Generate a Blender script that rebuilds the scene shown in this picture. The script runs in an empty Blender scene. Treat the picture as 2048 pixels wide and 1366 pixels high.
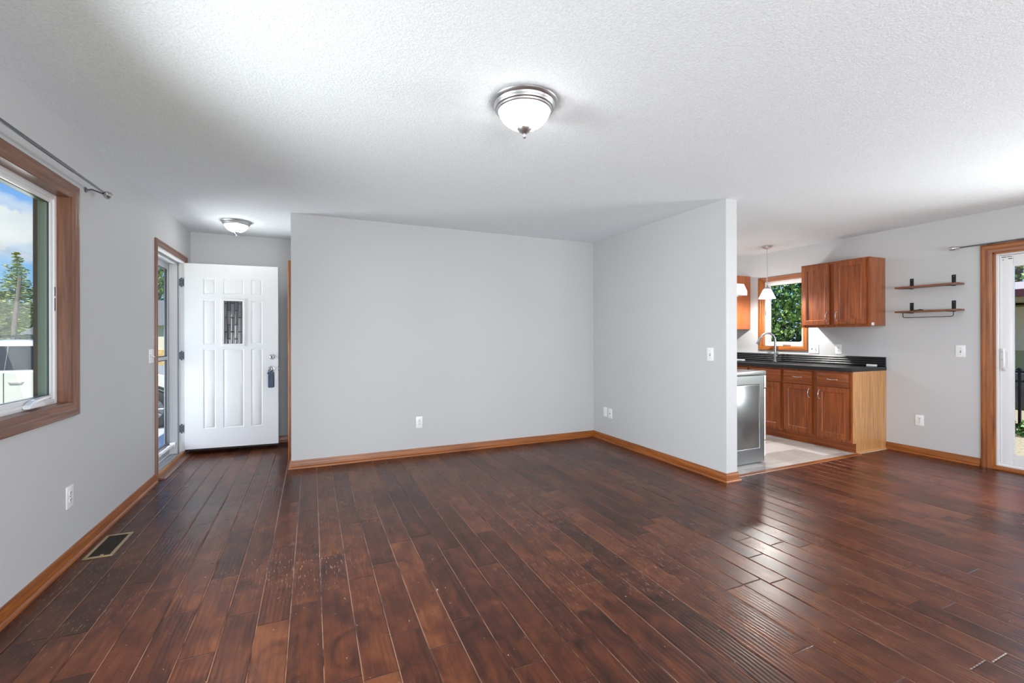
import bpy, bmesh, math, random
from mathutils import Matrix, Vector
random.seed(7)
PI = math.pi
S = bpy.context.scene
C = S.collection

# ---------------------------------------------------------------- key dimensions (metres)
XL = -1.238      # inner face of the left wall
XR = 5.889       # inner face of the right wall
YP = 4.760       # face of the wall opposite the camera
XP = -0.180      # its left end
XS = 3.254       # face of the short wall before the kitchen
YS = 2.771       # its near end
XK = 3.384       # its kitchen side
YB = 6.056       # wall behind the entry door
YF = -3.30       # wall behind the camera
H = 2.44
HC = 1.247

# ---------------------------------------------------------------- camera
YAW = math.radians(24.061)
cd = bpy.data.cameras.new('camera')
cd.sensor_width = 36.0
cd.lens = 897.21 / 2048 * 36.0
cd.shift_y = -(683 - 675.44) / 2048
cd.clip_start = 0.05
cd.clip_end = 400
cam = bpy.data.objects.new('camera', cd)
C.objects.link(cam)
cam.matrix_world = (Matrix.Translation((0, 0, HC)) @ Matrix.Rotation(-YAW, 4, 'Z')
                    @ Matrix.Rotation(PI / 2, 4, 'X') @ Matrix.Rotation(-0.0019, 4, 'Z'))
S.camera = cam

# ---------------------------------------------------------------- colour management
S.view_settings.view_transform = 'Standard'
S.view_settings.look = 'None'
S.view_settings.gamma = 1.0
S.cycles.use_adaptive_sampling = False
S.cycles.sample_clamp_indirect = 4.0
S.cycles.caustics_reflective = False
S.cycles.caustics_refractive = False
S.view_settings.use_curve_mapping = False
S.view_settings.exposure = 0.95


def lin(c):
    return tuple(((v / 255) / 12.92 if v / 255 <= 0.04045 else ((v / 255 + 0.055) / 1.055) ** 2.4) for v in c)


class N:
    """small helper round a node tree"""
    def __init__(s, nt):
        s.nt = nt
        nt.nodes.clear()

    def n(s, t, **kw):
        x = s.nt.nodes.new(t)
        for k, v in kw.items():
            setattr(x, k, v)
        return x

    def put(s, sock, v):
        if isinstance(v, bpy.types.NodeSocket):
            s.nt.links.new(v, sock)
        elif v is not None:
            sock.default_value = v

    def m(s, op, a, b=None, c=None, clamp=False):
        x = s.n('ShaderNodeMath', operation=op, use_clamp=clamp)
        for i, v in enumerate((a, b, c)):
            if v is not None:
                s.put(x.inputs[i], v)
        return x.outputs[0]

    def vm(s, op, a, b):
        x = s.n('ShaderNodeVectorMath', operation=op)
        s.put(x.inputs[0], a)
        s.put(x.inputs[1], b)
        return x.outputs[0]

    def noise(s, vec, scale=5, detail=2, rough=.5, dist=0):
        x = s.n('ShaderNodeTexNoise')
        s.put(x.inputs['Vector'], vec)
        x.inputs['Scale'].default_value = scale
        x.inputs['Detail'].default_value = detail
        x.inputs['Roughness'].default_value = rough
        x.inputs['Distortion'].default_value = dist
        return x.outputs['Fac']

    def ramp(s, f, stops):
        x = s.n('ShaderNodeValToRGB')
        s.put(x.inputs[0], f)
        e = x.color_ramp.elements
        while len(e) < len(stops):
            e.new(.5)
        for i, (p, c) in enumerate(stops):
            e[i].position = p
            e[i].color = (c[0], c[1], c[2], 1)
        return x.outputs[0]

    def mix(s, f, a, b, mode='MIX'):
        x = s.n('ShaderNodeMix', data_type='RGBA', blend_type=mode)
        s.put(x.inputs[0], f)
        for i, v in ((6, a), (7, b)):
            s.put(x.inputs[i], v if isinstance(v, bpy.types.NodeSocket) else (*v, 1))
        return x.outputs[2]

    def mr(s, v, a, b, c=0., d=1.):
        x = s.n('ShaderNodeMapRange')
        for i, q in enumerate((v, a, b, c, d)):
            s.put(x.inputs[i], q)
        return x.outputs[0]

    def sep(s, v):
        x = s.n('ShaderNodeSeparateXYZ')
        s.put(x.inputs[0], v)
        return x.outputs

    def comb(s, a, b, c=0.):
        x = s.n('ShaderNodeCombineXYZ')
        for i, v in enumerate((a, b, c)):
            s.put(x.inputs[i], v)
        return x.outputs[0]

    def pos(s):
        return s.n('ShaderNodeNewGeometry').outputs['Position']

    def bump(s, h, strength=.3, dist=.002, normal=None):
        x = s.n('ShaderNodeBump')
        s.put(x.inputs['Height'], h)
        x.inputs['Strength'].default_value = strength
        x.inputs['Distance'].default_value = dist
        if normal is not None:
            s.put(x.inputs['Normal'], normal)
        return x.outputs[0]


# ---------------------------------------------------------------- world: blue sky with clouds
w = bpy.data.worlds.new('world')
S.world = w
w.use_nodes = True
g = N(w.node_tree)
d = g.n('ShaderNodeTexCoord').outputs['Generated']
sx, sy, sz = g.sep(d)
el = g.m('MAXIMUM', sz, 0.0)
sky = g.ramp(el, [(0, lin((196, 222, 244))), (.10, lin((140, 196, 248))), (.28, lin((84, 156, 240))), (1, lin((50, 110, 205)))])
cv = g.vm('MULTIPLY', d, (1.0, 1.0, 1.9))
cn = g.noise(g.vm('ADD', cv, (1.7, 0.35, 0.22)), 3.1, 8, .55, .15)
cm = g.mr(cn, .56, .64)
# one large cumulus low over the street
cc = g.vm('MULTIPLY', g.vm('SUBTRACT', d, (-.4190, .8932, .1625)), (20., 20., 27.))
ln = g.n('ShaderNodeVectorMath', operation='LENGTH')
g.put(ln.inputs[0], cc)
puff = g.m('ADD', g.m('SUBTRACT', 1.0, ln.outputs['Value']), g.m('MULTIPLY', g.m('SUBTRACT', g.noise(d, 38, 6, .6), .5), 2.2))
cm = g.m('MAXIMUM', cm, g.mr(puff, 0., .3))
shade = g.ramp(g.noise(g.vm('ADD', cv, (0, 0, .05)), 6, 6, .55), [(.3, lin((214, 222, 236))), (.6, lin((255, 255, 255)))])
colw = g.mix(cm, sky, shade)
below = g.m('LESS_THAN', sz, -0.02)
colw = g.mix(below, colw, lin((150, 150, 138)))
bg = g.n('ShaderNodeBackground')
g.put(bg.inputs[0], colw)
bg.inputs[1].default_value = .59
g.put(g.n('ShaderNodeOutputWorld').inputs[0], bg.outputs[0])


def light(name, kind, loc, energy, color=(1, 1, 1), rot=None, **kw):
    l = bpy.data.lights.new(name, kind)
    l.energy = energy
    l.color = color
    for k, v in kw.items():
        setattr(l, k, v)
    o = bpy.data.objects.new(name, l)
    C.objects.link(o)
    o.location = loc
    if rot:
        o.rotation_euler = rot
    return o


# sun (high, from behind the camera side, so that none of it falls indoors)
light('sun', 'SUN', (0, -8, 12), 2.9, (1, .96, .9), (math.radians(40), 0, math.radians(2)), angle=math.radians(.6))
# fill lights added at the openings to stand in for daylight
R90 = PI / 2
for (lx, ly, lz), sz, en, rot, spr in (
        ((0.45, YF - .13, .80), (2.3, .85), 106, (math.radians(109), 0, 0), 180),
        ((3.9, YF - .13, .80), (2.3, .85), 42, (math.radians(112), 0, 0), 180),
        ((XR + .145, .80, 1.26), (1.1, .85), 46, (math.radians(86), 0, R90), 150),
        ((XL - .13, 1.97, 1.46), (.85, 1.0), 38, (math.radians(71), 0, -R90), 140),
        ((XL - .95, 5.45, .9), (.9, 1.4), 25, (math.radians(105), 0, -R90), 180)):
    light('daylight_fill', 'AREA', (lx, ly, lz), en, (.975, .985, 1), rot, shape='RECTANGLE', size=sz[0], size_y=sz[1], spread=math.radians(spr))


# ---------------------------------------------------------------- materials
MATS = {}


def bsdf(name):
    m = bpy.data.materials.new(name)
    m.use_nodes = True
    n = N(m.node_tree)
    b = n.n('ShaderNodeBsdfPrincipled')
    o = n.n('ShaderNodeOutputMaterial')
    n.put(o.inputs[0], b.outputs[0])
    MATS[name] = m
    return m, n, b, o


def plain(name, rgb, rough=.5, metal=0., var=.04, scale=8., bumps=0., spec=.5, coat=0.):
    m, n, b, o = bsdf(name)
    c = lin(rgb)
    f = n.noise(n.pos(), scale, 4)
    col = n.ramp(f, [(.3, tuple(v * (1 - var) for v in c)), (.7, tuple(min(1, v * (1 + var)) for v in c))])
    n.put(b.inputs['Base Color'], col)
    b.inputs['Roughness'].default_value = rough
    b.inputs['Metallic'].default_value = metal
    b.inputs['Specular IOR Level'].default_value = spec
    b.inputs['Coat Weight'].default_value = coat
    b.inputs['Coat Roughness'].default_value = .1
    if bumps:
        n.put(b.inputs['Normal'], n.bump(n.noise(n.pos(), scale * 30, 2), bumps, .001))
    return m


def wood(name, dark, light_, axis='z', rough=.38, grain=1.0, coat=.15):
    m, n, b, o = bsdf(name)
    a, c = 2.2, 42.
    sc = {'x': (a, c, c), 'y': (c, a, c), 'z': (c, c, a)}[axis]
    p = n.vm('MULTIPLY', n.pos(), sc)
    f = n.noise(p, 1.0 * grain, 7, .62, .6)
    p2 = n.vm('MULTIPLY', n.pos(), tuple(v * 5 if v == c else v * 2 for v in sc))
    f2 = n.noise(p2, 1.0, 3, .5)
    ff = n.m('ADD', n.m('MULTIPLY', f, .7), n.m('MULTIPLY', f2, .3))
    col = n.ramp(ff, [(.37, lin(dark)), (.5, tuple((x + y) / 2 for x, y in zip(lin(dark), lin(light_)))), (.60, lin(light_))])
    n.put(b.inputs['Base Color'], col)
    b.inputs['Roughness'].default_value = rough
    b.inputs['Coat Weight'].default_value = coat
    b.inputs['Coat Roughness'].default_value = .25
    n.put(b.inputs['Normal'], n.bump(ff, .12, .001))
    return m


def wood3(key, dark, light_, **kw):
    for ax in 'xyz':
        wood(key + '_' + ax, dark, light_, ax, **kw)


# painted walls: cool grey with faint roller texture
m, n, b, o = bsdf('wall_paint')
c = lin((196, 197, 199))
f = n.noise(n.pos(), 1.3, 3)
n.put(b.inputs['Base Color'], n.ramp(f, [(.3, tuple(v * .985 for v in c)), (.7, tuple(v * 1.01 for v in c))]))
b.inputs['Roughness'].default_value = .6
b.inputs['Specular IOR Level'].default_value = .3
n.put(b.inputs['Normal'], n.bump(n.noise(n.pos(), 160, 3), .12, .0015))

# sprayed ceiling: white with a fine knobbly texture
m, n, b, o = bsdf('ceiling_paint')
f1 = n.noise(n.pos(), 95, 4, .65, .4)
f2 = n.noise(n.pos(), 26, 3, .6, .3)
hh = n.m('ADD', n.m('MULTIPLY', f1, .85), n.m('MULTIPLY', f2, .15))
n.put(b.inputs['Base Color'], n.ramp(hh, [(.36, lin((233, 238, 243))), (.6, lin((243, 249, 254)))]))
b.inputs['Roughness'].default_value = .85
b.inputs['Specular IOR Level'].default_value = .2
n.put(b.inputs['Normal'], n.bump(hh, .7, .007))

# hand-scraped plank floor
m, n, b, o = bsdf('plank_floor')
p = n.pos()
x, y, z = n.sep(p)
x_floor = x
PW = .1297
u = n.m('DIVIDE', n.m('ADD', x, .609 + PW * 40), PW)
row = n.m('FLOOR', u)
fu = n.m('FRACT', u)


def wn(n, a, bq):
    t = n.n('ShaderNodeTexWhiteNoise', noise_dimensions='2D')
    n.put(t.inputs['Vector'], n.comb(a, bq))
    return t.outputs['Value']


PL = n.m('ADD', n.m('MULTIPLY', wn(n, row, 3.7), .55), .62)
v = n.m('DIVIDE', n.m('ADD', n.m('ADD', y, 50.), n.m('MULTIPLY', wn(n, row, 9.1), 2.5)), PL)
col_i = n.m('FLOOR', v)
fv = n.m('FRACT', v)
pid = wn(n, row, col_i)
pid2 = wn(n, n.m('ADD', row, 17.3), col_i)
du = n.m('MULTIPLY', n.m('MINIMUM', fu, n.m('SUBTRACT', 1.0, fu)), PW)
dv = n.m('MULTIPLY', n.m('MINIMUM', fv, n.m('SUBTRACT', 1.0, fv)), PL)
# grain coordinates shifted plank by plank
gp = n.vm('ADD', n.vm('MULTIPLY', p, (26., 1.6, 1.)), n.comb(n.m('MULTIPLY', pid, 37.), n.m('MULTIPLY', pid2, 53.), 0.))
grain = n.noise(gp, 1.0, 6, .6, .8)
fine = n.noise(n.vm('MULTIPLY', p, (170., 9., 1.)), 1.0, 3, .5)
bp = n.vm('ADD', n.vm('MULTIPLY', p, (7., 4.2, 1.)), n.comb(n.m('MULTIPLY', pid2, 71.), n.m('MULTIPLY', pid, 23.), 0.))
blot = n.noise(bp, 1.0, 4, .6, 1.4)
tone = n.m('ADD', n.m('ADD', n.m('MULTIPLY', grain, .28), n.m('MULTIPLY', blot, .46)),
           n.m('ADD', n.m('MULTIPLY', pid, .14), n.m('MULTIPLY', fine, .12)))
base = n.ramp(tone, [(.34, lin((42, 21, 14))), (.44, lin((62, 31, 20))), (.54, lin((83, 43, 26))), (.66, lin((108, 62, 36)))])
# a redder worn patch towards the glass door and at the entry
rx = n.m('ABSOLUTE', n.m('SUBTRACT', x, 4.3))
wn1 = n.noise(n.vm('MULTIPLY', p, (1.1, .9, 1.)), 1.0, 3, .6)
wear_r = n.m('MULTIPLY', n.mr(wn1, .42, .62), n.mr(x, 2.6, 4.6))
base = n.mix(n.m('MULTIPLY', wear_r, .45), base, lin((122, 62, 50)))
# seams: dark groove, pale tan in many places
sm = n.noise(n.vm('MULTIPLY', p, (6., 2.3, 1.)), 1.0, 4, .7)
seam_u = n.mr(du, .0006, .0022, 1., 0.)
seam_v = n.mr(dv, .0006, .0020, 1., 0.)
light_s = n.m('MULTIPLY', n.mr(sm, .40, .52), seam_u)
base = n.mix(seam_u, base, lin((34, 18, 14)))
base = n.mix(n.m('MULTIPLY', light_s, .85), base, lin((168, 124, 98)))
base = n.mix(seam_v, base, lin((26, 13, 10)))
# chips and dust specks
sp = n.noise(n.vm('MULTIPLY', p, (70., 46., 1.)), 1.0, 2, .5, .4)
sa = n.noise(n.vm('MULTIPLY', p, (2.0, 1.4, 1.)), 1.0, 4, .65)
chips = n.m('MULTIPLY', n.mr(sp, .735, .76), n.mr(sa, .40, .55))
sc_ = n.noise(n.vm('ADD', n.vm('MULTIPLY', p, (150., 18., 1.)), (5., 3., 0.)), 1.0, 3, .6, 0.)
sb = n.noise(n.vm('ADD', n.vm('MULTIPLY', p, (.9, .7, 1.)), (2.2, 9.3, 0.)), 1.0, 3, .6)
scuff = n.m('MULTIPLY', n.mr(sc_, .60, .68), n.mr(sb, .50, .64))
marks = n.m('MAXIMUM', chips, n.m('MULTIPLY', scuff, .6))
base = n.mix(marks, base, lin((196, 158, 134)))
n.put(b.inputs['Base Color'], base)
rn = n.noise(n.vm('MULTIPLY', p, (1.6, 1.2, 1.)), 1.0, 4, .6)
n.put(b.inputs['Roughness'], n.mr(rn, .3, .7, .24, .36))
b.inputs['Specular IOR Level'].default_value = .31
# relief: scraped ridges along each board, rounded edges
rp = n.vm('ADD', n.vm('MULTIPLY', p, (60., 1.3, 1.)), n.comb(n.m('MULTIPLY', pid, 91.), n.m('MULTIPLY', pid2, 31.), 0.))
wob = n.noise(n.vm('ADD', n.vm('MULTIPLY', p, (9., 2.6, 1.)), n.comb(n.m('MULTIPLY', pid, 91.), n.m('MULTIPLY', pid2, 31.), 0.)), 1.0, 3, .5)
ridge = n.m('ADD', n.m('MULTIPLY', n.m('SINE', n.m('ADD', n.m('MULTIPLY', x_floor, 2 * PI / .0205), n.m('MULTIPLY', wob, 13.))), .5), .5)
has_r = n.m('MULTIPLY', n.mr(pid2, .05, .5), n.mr(n.noise(n.vm('MULTIPLY', p, (.55, .8, 1.)), 1.0, 3, .5), .36, .58, .15, 1.))
edge = n.m('MINIMUM', n.mr(du, 0., .006), n.m('ADD', n.mr(dv, 0., .005, 0., .3), .7))
hgt = n.m('ADD', n.m('MULTIPLY', n.m('MULTIPLY', ridge, has_r), .17), n.m('MULTIPLY', edge, 1.0))
hgt = n.m('ADD', hgt, n.m('MULTIPLY', fine, .05))
n.put(b.inputs['Normal'], n.bump(hgt, .85, .0040))

# kitchen tile
m, n, b, o = bsdf('kitchen_tile')
p = n.pos()
x, y, z = n.sep(p)
TW = .305
u = n.m('DIVIDE', n.m('ADD', x, 10.02), TW)
v = n.m('DIVIDE', n.m('ADD', y, 10.14), TW)
iu, iv = n.m('FLOOR', u), n.m('FLOOR', v)
fu, fv = n.m('FRACT', u), n.m('FRACT', v)
dg = n.m('MULTIPLY', n.m('MINIMUM', n.m('MINIMUM', fu, n.m('SUBTRACT', 1., fu)), n.m('MINIMUM', fv, n.m('SUBTRACT', 1., fv))), TW)
tid = wn(n, iu, iv)
cl = n.noise(n.vm('ADD', n.vm('MULTIPLY', p, (5., 5., 1.)), n.comb(n.m('MULTIPLY', tid, 40.), 0., 0.)), 1.0, 4, .6)
t = n.m('ADD', n.m('MULTIPLY', tid, .5), n.m('MULTIPLY', cl, .5))
base = n.ramp(t, [(.25, lin((188, 180, 174))), (.5, lin((220, 213, 207))), (.75, lin((230, 225, 220)))])
gr = n.mr(dg, .0018, .0035, 1., 0.)
n.put(b.inputs['Base Color'], n.mix(gr, base, lin((212, 206, 198))))
b.inputs['Roughness'].default_value = .35
n.put(b.inputs['Normal'], n.bump(n.mr(dg, 0., .005), .4, .002))

wood3('trim', (116, 58, 14), (162, 94, 36))
wood3('casing_left', (100, 64, 47), (136, 94, 72))  # the oak trim darkened and greyed, back light put into its colour
wood3('cab', (104, 45, 10), (160, 82, 28), rough=.42, coat=.05)
wood3('cab_side', (186, 128, 74), (220, 166, 108), rough=.35)
wood3('cab_side_red', (142, 76, 36), (172, 100, 54), rough=.35)
wood3('shelf_wood', (84, 44, 26), (138, 80, 48))
wood3('bark', (92, 80, 68), (150, 138, 124), rough=.9, coat=0.)
plain('door_white', (226, 227, 229), .35, var=.01)
plain('vinyl_white', (232, 233, 235), .3, var=.01)
plain('vinyl_grey', (190, 192, 194), .4, var=.02)  # slightly greyer vinyl for the lever parts
plain('jamb_white', (228, 229, 230), .35, var=.01)
plain('plate_white', (236, 237, 238), .3, var=.01)
plain('slot_dark', (70, 68, 66), .6)
plain('weatherstrip', (150, 152, 156), .6)
plain('nickel', (200, 200, 202), .36, 1., var=.05, scale=40)
plain('nickel_dark', (120, 122, 126), .3, 1., var=.05, scale=40)
plain('chrome', (225, 226, 228), .08, 1., var=.02)
plain('storm_alum', (196, 200, 206), .3, .2, var=.02)
plain('gasket', (66, 68, 74), .6)
plain('hinge_grey', (104, 106, 112), .4, .7)
plain('lockbox_blue', (58, 74, 100), .45)
plain('lockbox_dark', (26, 28, 36), .4)
plain('green_jamb', (128, 142, 126), .5, var=.03)
plain('brown_trim', (74, 66, 52), .6, var=.03)
plain('counter_black', (26, 27, 30), .34, var=.1, scale=60)
plain('steel', (158, 160, 164), .25, 1., var=.04)
plain('appliance_grey', (132, 134, 134), .31, .8, var=.06, scale=120)
plain('appliance_white', (226, 224, 216), .25, var=.02)
plain('cooktop_black', (30, 31, 34), .12, var=.05)
plain('hood_white', (238, 238, 236), .25, var=.01)
plain('iron_black', (24, 24, 27), .45, .4, var=.1)
plain('brass_tan', (178, 160, 126), .35, .5, var=.04)
plain('vent_dark', (46, 40, 30), .5, .4, var=.15)
plain('oak_threshold', (170, 118, 72), .45, var=.08, scale=30)
plain('rubber', (26, 26, 28), .7)
plain('car_paint', (224, 222, 212), .25, var=.02, coat=.6)
plain('car_dark', (30, 33, 37), .3, var=.1)
plain('car_silver', (170, 174, 180), .25, .8)
plain('lamp_red', (150, 26, 22), .25)
plain('concrete', (176, 172, 164), .8, var=.08, scale=3, bumps=.3)
plain('porch_paint', (214, 214, 212), .6, var=.04, scale=6)
plain('gravel', (196, 178, 146), .95, var=.35, scale=34, bumps=.8)
plain('lawn', (116, 132, 74), .95, var=.35, scale=12, bumps=.9)
plain('lawn_pale', (186, 196, 140), .95, var=.2, scale=6, bumps=.6)
plain('stone_dark', (92, 88, 90), .85, var=.25, scale=7)
plain('siding_green', (176, 176, 136), .7, var=.06)
plain('siding_cream', (222, 214, 192), .7, var=.05)
plain('siding_white', (220, 220, 216), .7, var=.03)
plain('red_trim', (146, 84, 80), .6, var=.05)
plain('roof_pink', (206, 190, 184), .8, var=.1, scale=20)
plain('roof_grey', (120, 118, 116), .85, var=.15, scale=20)
plain('soffit', (224, 216, 200), .7, var=.03)
plain('brick_yellow', (214, 176, 110), .85, var=.25, scale=9)
plain('leaf_dark', (52, 84, 36), .5, var=.4, scale=3)
plain('leaf_mid', (96, 142, 58), .45, var=.35, scale=3)
plain('leaf_light', (156, 190, 92), .45, var=.3, scale=3)
plain('needle_green', (176, 186, 104), .7, var=.4, scale=1.5)
plain('needle_blue', (156, 170, 122), .7, var=.35, scale=1.5)
plain('blossom_tree', (172, 178, 140), .7, var=.3, scale=2)

for nm, rgb, st in (('lamp_glass', (255, 253, 248), 8.5), ('lamp_glass_small', (255, 253, 248), 10.0), ('lamp_glass_fill', (255, 253, 250), 90.0)):
    m, n, b, o = bsdf(nm)
    b.inputs['Base Color'].default_value = (.9, .9, .88, 1)
    b.inputs['Roughness'].default_value = .25
    b.inputs['Emission Color'].default_value = (*lin(rgb), 1)
    b.inputs['Emission Strength'].default_value = st

# frosted shade that lets part of its bulb's light through
m = bpy.data.materials.new('shade_glass')
m.use_nodes = True
n = N(m.node_tree)
em = n.n('ShaderNodeEmission')
em.inputs[0].default_value = (1, .985, .95, 1)
em.inputs[1].default_value = 3.0
tr = n.n('ShaderNodeBsdfTransparent')
mx = n.n('ShaderNodeMixShader')
mx.inputs[0].default_value = .35
n.put(mx.inputs[1], em.outputs[0])
n.put(mx.inputs[2], tr.outputs[0])
n.put(n.n('ShaderNodeOutputMaterial').inputs[0], mx.outputs[0])
MATS['shade_glass'] = m


def glassmat(name, tint=(1, 1, 1), refl=.08, rough=0.):
    m = bpy.data.materials.new(name)
    m.use_nodes = True
    n = N(m.node_tree)
    tr = n.n('ShaderNodeBsdfTransparent')
    tr.inputs[0].default_value = (*tint, 1)
    gl = n.n('ShaderNodeBsdfGlossy')
    gl.inputs['Roughness'].default_value = rough
    fr = n.n('ShaderNodeFresnel')
    fr.inputs[0].default_value = 1.35
    mx = n.n('ShaderNodeMixShader')
    n.put(mx.inputs[0], n.m('MULTIPLY', fr.outputs[0], refl / .04 * .18, clamp=True))
    n.put(mx.inputs[1], tr.outputs[0])
    n.put(mx.inputs[2], gl.outputs[0])
    n.put(n.n('ShaderNodeOutputMaterial').inputs[0], mx.outputs[0])
    MATS[name] = m


glassmat('pane', (.97, .985, .98), .03)
glassmat('pane_green', (.95, .975, .96), .04)

# leaded glass of the entry door: bevelled strips between dark cames
m, n, b, o = bsdf('leaded_glass')
uv = n.n('ShaderNodeTexCoord').outputs['Object']
x, y, z = n.sep(uv)
cw = .036
u = n.m('DIVIDE', n.m('ADD', x, 5.012), cw)
ci = n.m('FLOOR', u)
fu = n.m('FRACT', u)
v = n.m('ADD', n.m('DIVIDE', z, .155), n.m('MULTIPLY', n.m('MODULO', ci, 2.), .5))
fv = n.m('FRACT', v)
du = n.m('MULTIPLY', n.m('MINIMUM', fu, n.m('SUBTRACT', 1., fu)), cw)
dv = n.m('MULTIPLY', n.m('MINIMUM', fv, n.m('SUBTRACT', 1., fv)), .155)
dd = n.m('MINIMUM', du, dv)
came = n.mr(dd, .002, .003, 1., 0.)
bev = n.mr(dd, .003, .011)
tid = wn(n, ci, n.m('FLOOR', v))
gc = n.ramp(tid, [(0, lin((86, 86, 88))), (1, lin((132, 132, 134)))])
n.put(b.inputs['Base Color'], n.mix(came, gc, lin((48, 48, 50))))
b.inputs['Roughness'].default_value = .12
b.inputs['Metallic'].default_value = .25
n.put(b.inputs['Normal'], n.bump(bev, .9, .004))


# ---------------------------------------------------------------- mesh helpers
def nb():
    return bmesh.new()


def box(bm, x0, x1, y0, y1, z0, z1, bev=0., seg=2, mi=0):
    r = bmesh.ops.create_cube(bm, size=1.0)
    vs = r['verts']
    for q in vs:
        q.co = Vector(((x0 + x1) / 2 + q.co.x * (x1 - x0), (y0 + y1) / 2 + q.co.y * (y1 - y0), (z0 + z1) / 2 + q.co.z * (z1 - z0)))
    if bev:
        es = list({e for q in vs for e in q.link_edges})
        rr = bmesh.ops.bevel(bm, geom=es, offset=bev, segments=seg, profile=.6, affect='EDGES')
        fs = rr['faces']
    if mi:
        for q in vs:
            if q.is_valid:
                for f in q.link_faces:
                    f.material_index = mi
    return bm


def lathe(bm, prof, cx=0, cy=0, cz=0, seg=40, axis='z', mi=0):
    """prof: (radius, height) pairs; axis z, or x / y for things turned on their side"""
    rings = []
    for r, h in prof:
        ring = []
        if r < 1e-6:
            pts = [(0, 0)]
        else:
            pts = [(r * math.cos(2 * PI * i / seg), r * math.sin(2 * PI * i / seg)) for i in range(seg)]
        for a, b_ in pts:
            if axis == 'z':
                co = (cx + a, cy + b_, cz + h)
            elif axis == 'y':
                co = (cx + a, cy + h, cz + b_)
            else:
                co = (cx + h, cy + a, cz + b_)
            ring.append(bm.verts.new(co))
        rings.append(ring)
    for a, b_ in zip(rings, rings[1:]):
        for i in range(seg):
            j = (i + 1) % seg
            if len(a) == 1 and len(b_) == 1:
                continue
            if len(a) == 1:
                f = bm.faces.new((a[0], b_[i], b_[j]))
            elif len(b_) == 1:
                f = bm.faces.new((a[i], a[j], b_[0]))
            else:
                f = bm.faces.new((a[i], a[j], b_[j], b_[i]))
            f.material_index = mi
    return bm


def tube(bm, pts, r, seg=12, caps=True, radii=None):
    pts = [Vector(p) for p in pts]
    t0 = (pts[1] - pts[0]).normalized()
    up = Vector((0, 0, 1)) if abs(t0.z) < .9 else Vector((1, 0, 0))
    nrm = t0.cross(up).normalized()
    rings = []
    for i, p in enumerate(pts):
        if i == 0:
            t = (pts[1] - pts[0]).normalized()
        elif i == len(pts) - 1:
            t = (pts[-1] - pts[-2]).normalized()
        else:
            t = ((pts[i + 1] - p).normalized() + (p - pts[i - 1]).normalized()).normalized()
        nrm = (nrm - t * nrm.dot(t)).normalized()
        bn = t.cross(nrm)
        rr = radii[i] if radii else r
        rings.append([bm.verts.new(p + (nrm * math.cos(2 * PI * k / seg) + bn * math.sin(2 * PI * k / seg)) * rr) for k in range(seg)])
    for a, b_ in zip(rings, rings[1:]):
        for i in range(seg):
            j = (i + 1) % seg
            bm.faces.new((a[i], a[j], b_[j], b_[i]))
    if caps:
        bm.faces.new(rings[0][::-1])
        bm.faces.new(rings[-1])
    return bm


def sweep(bm, path, prof, f3, closed=False, mids=None):
    """mitred moulding. path 2D points, prof (offset to the left of travel, stand-out), f3(a, b, v) -> 3D"""
    P = [Vector(p) for p in path]
    k = len(P)
    offs = []
    for i in range(k):
        dirs = []
        if closed or i > 0:
            dirs.append((P[i] - P[i - 1]).normalized())
        if closed or i < k - 1:
            dirs.append((P[(i + 1) % k] - P[i]).normalized())
        ns = [Vector((-q.y, q.x)) for q in dirs]
        if len(ns) == 2:
            mvec = (ns[0] + ns[1]) / (1 + ns[0].dot(ns[1]))
        else:
            mvec = ns[0]
        offs.append(mvec)
    rings = [[bm.verts.new(f3(P[i].x + offs[i].x * u, P[i].y + offs[i].y * u, vv)) for u, vv in prof] for i in range(k)]
    segs = [(i, (i + 1) % k) for i in range(k if closed else k - 1)]
    for s_, (i, j) in enumerate(segs):
        for q in range(len(prof) - 1):
            f = bm.faces.new((rings[i][q], rings[i][q + 1], rings[j][q + 1], rings[j][q]))
            if mids:
                f.material_index = mids[s_]
    if not closed:
        f = bm.faces.new(rings[0])
        f.material_index = mids[0] if mids else 0
        f = bm.faces.new(rings[-1][::-1])
        f.material_index = mids[-1] if mids else 0
    return bm


def prism(bm, poly, f3, a, b_, mi=0):
    """poly 2D outline extruded from a to b"""
    A = [bm.verts.new(f3(p[0], p[1], a)) for p in poly]
    B = [bm.verts.new(f3(p[0], p[1], b_)) for p in poly]
    fs = [bm.faces.new(A), bm.faces.new(B[::-1])]
    for i in range(len(poly)):
        j = (i + 1) % len(poly)
        fs.append(bm.faces.new((A[i], B[i], B[j], A[j])))
    for f in fs:
        f.material_index = mi
    return bm


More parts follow.
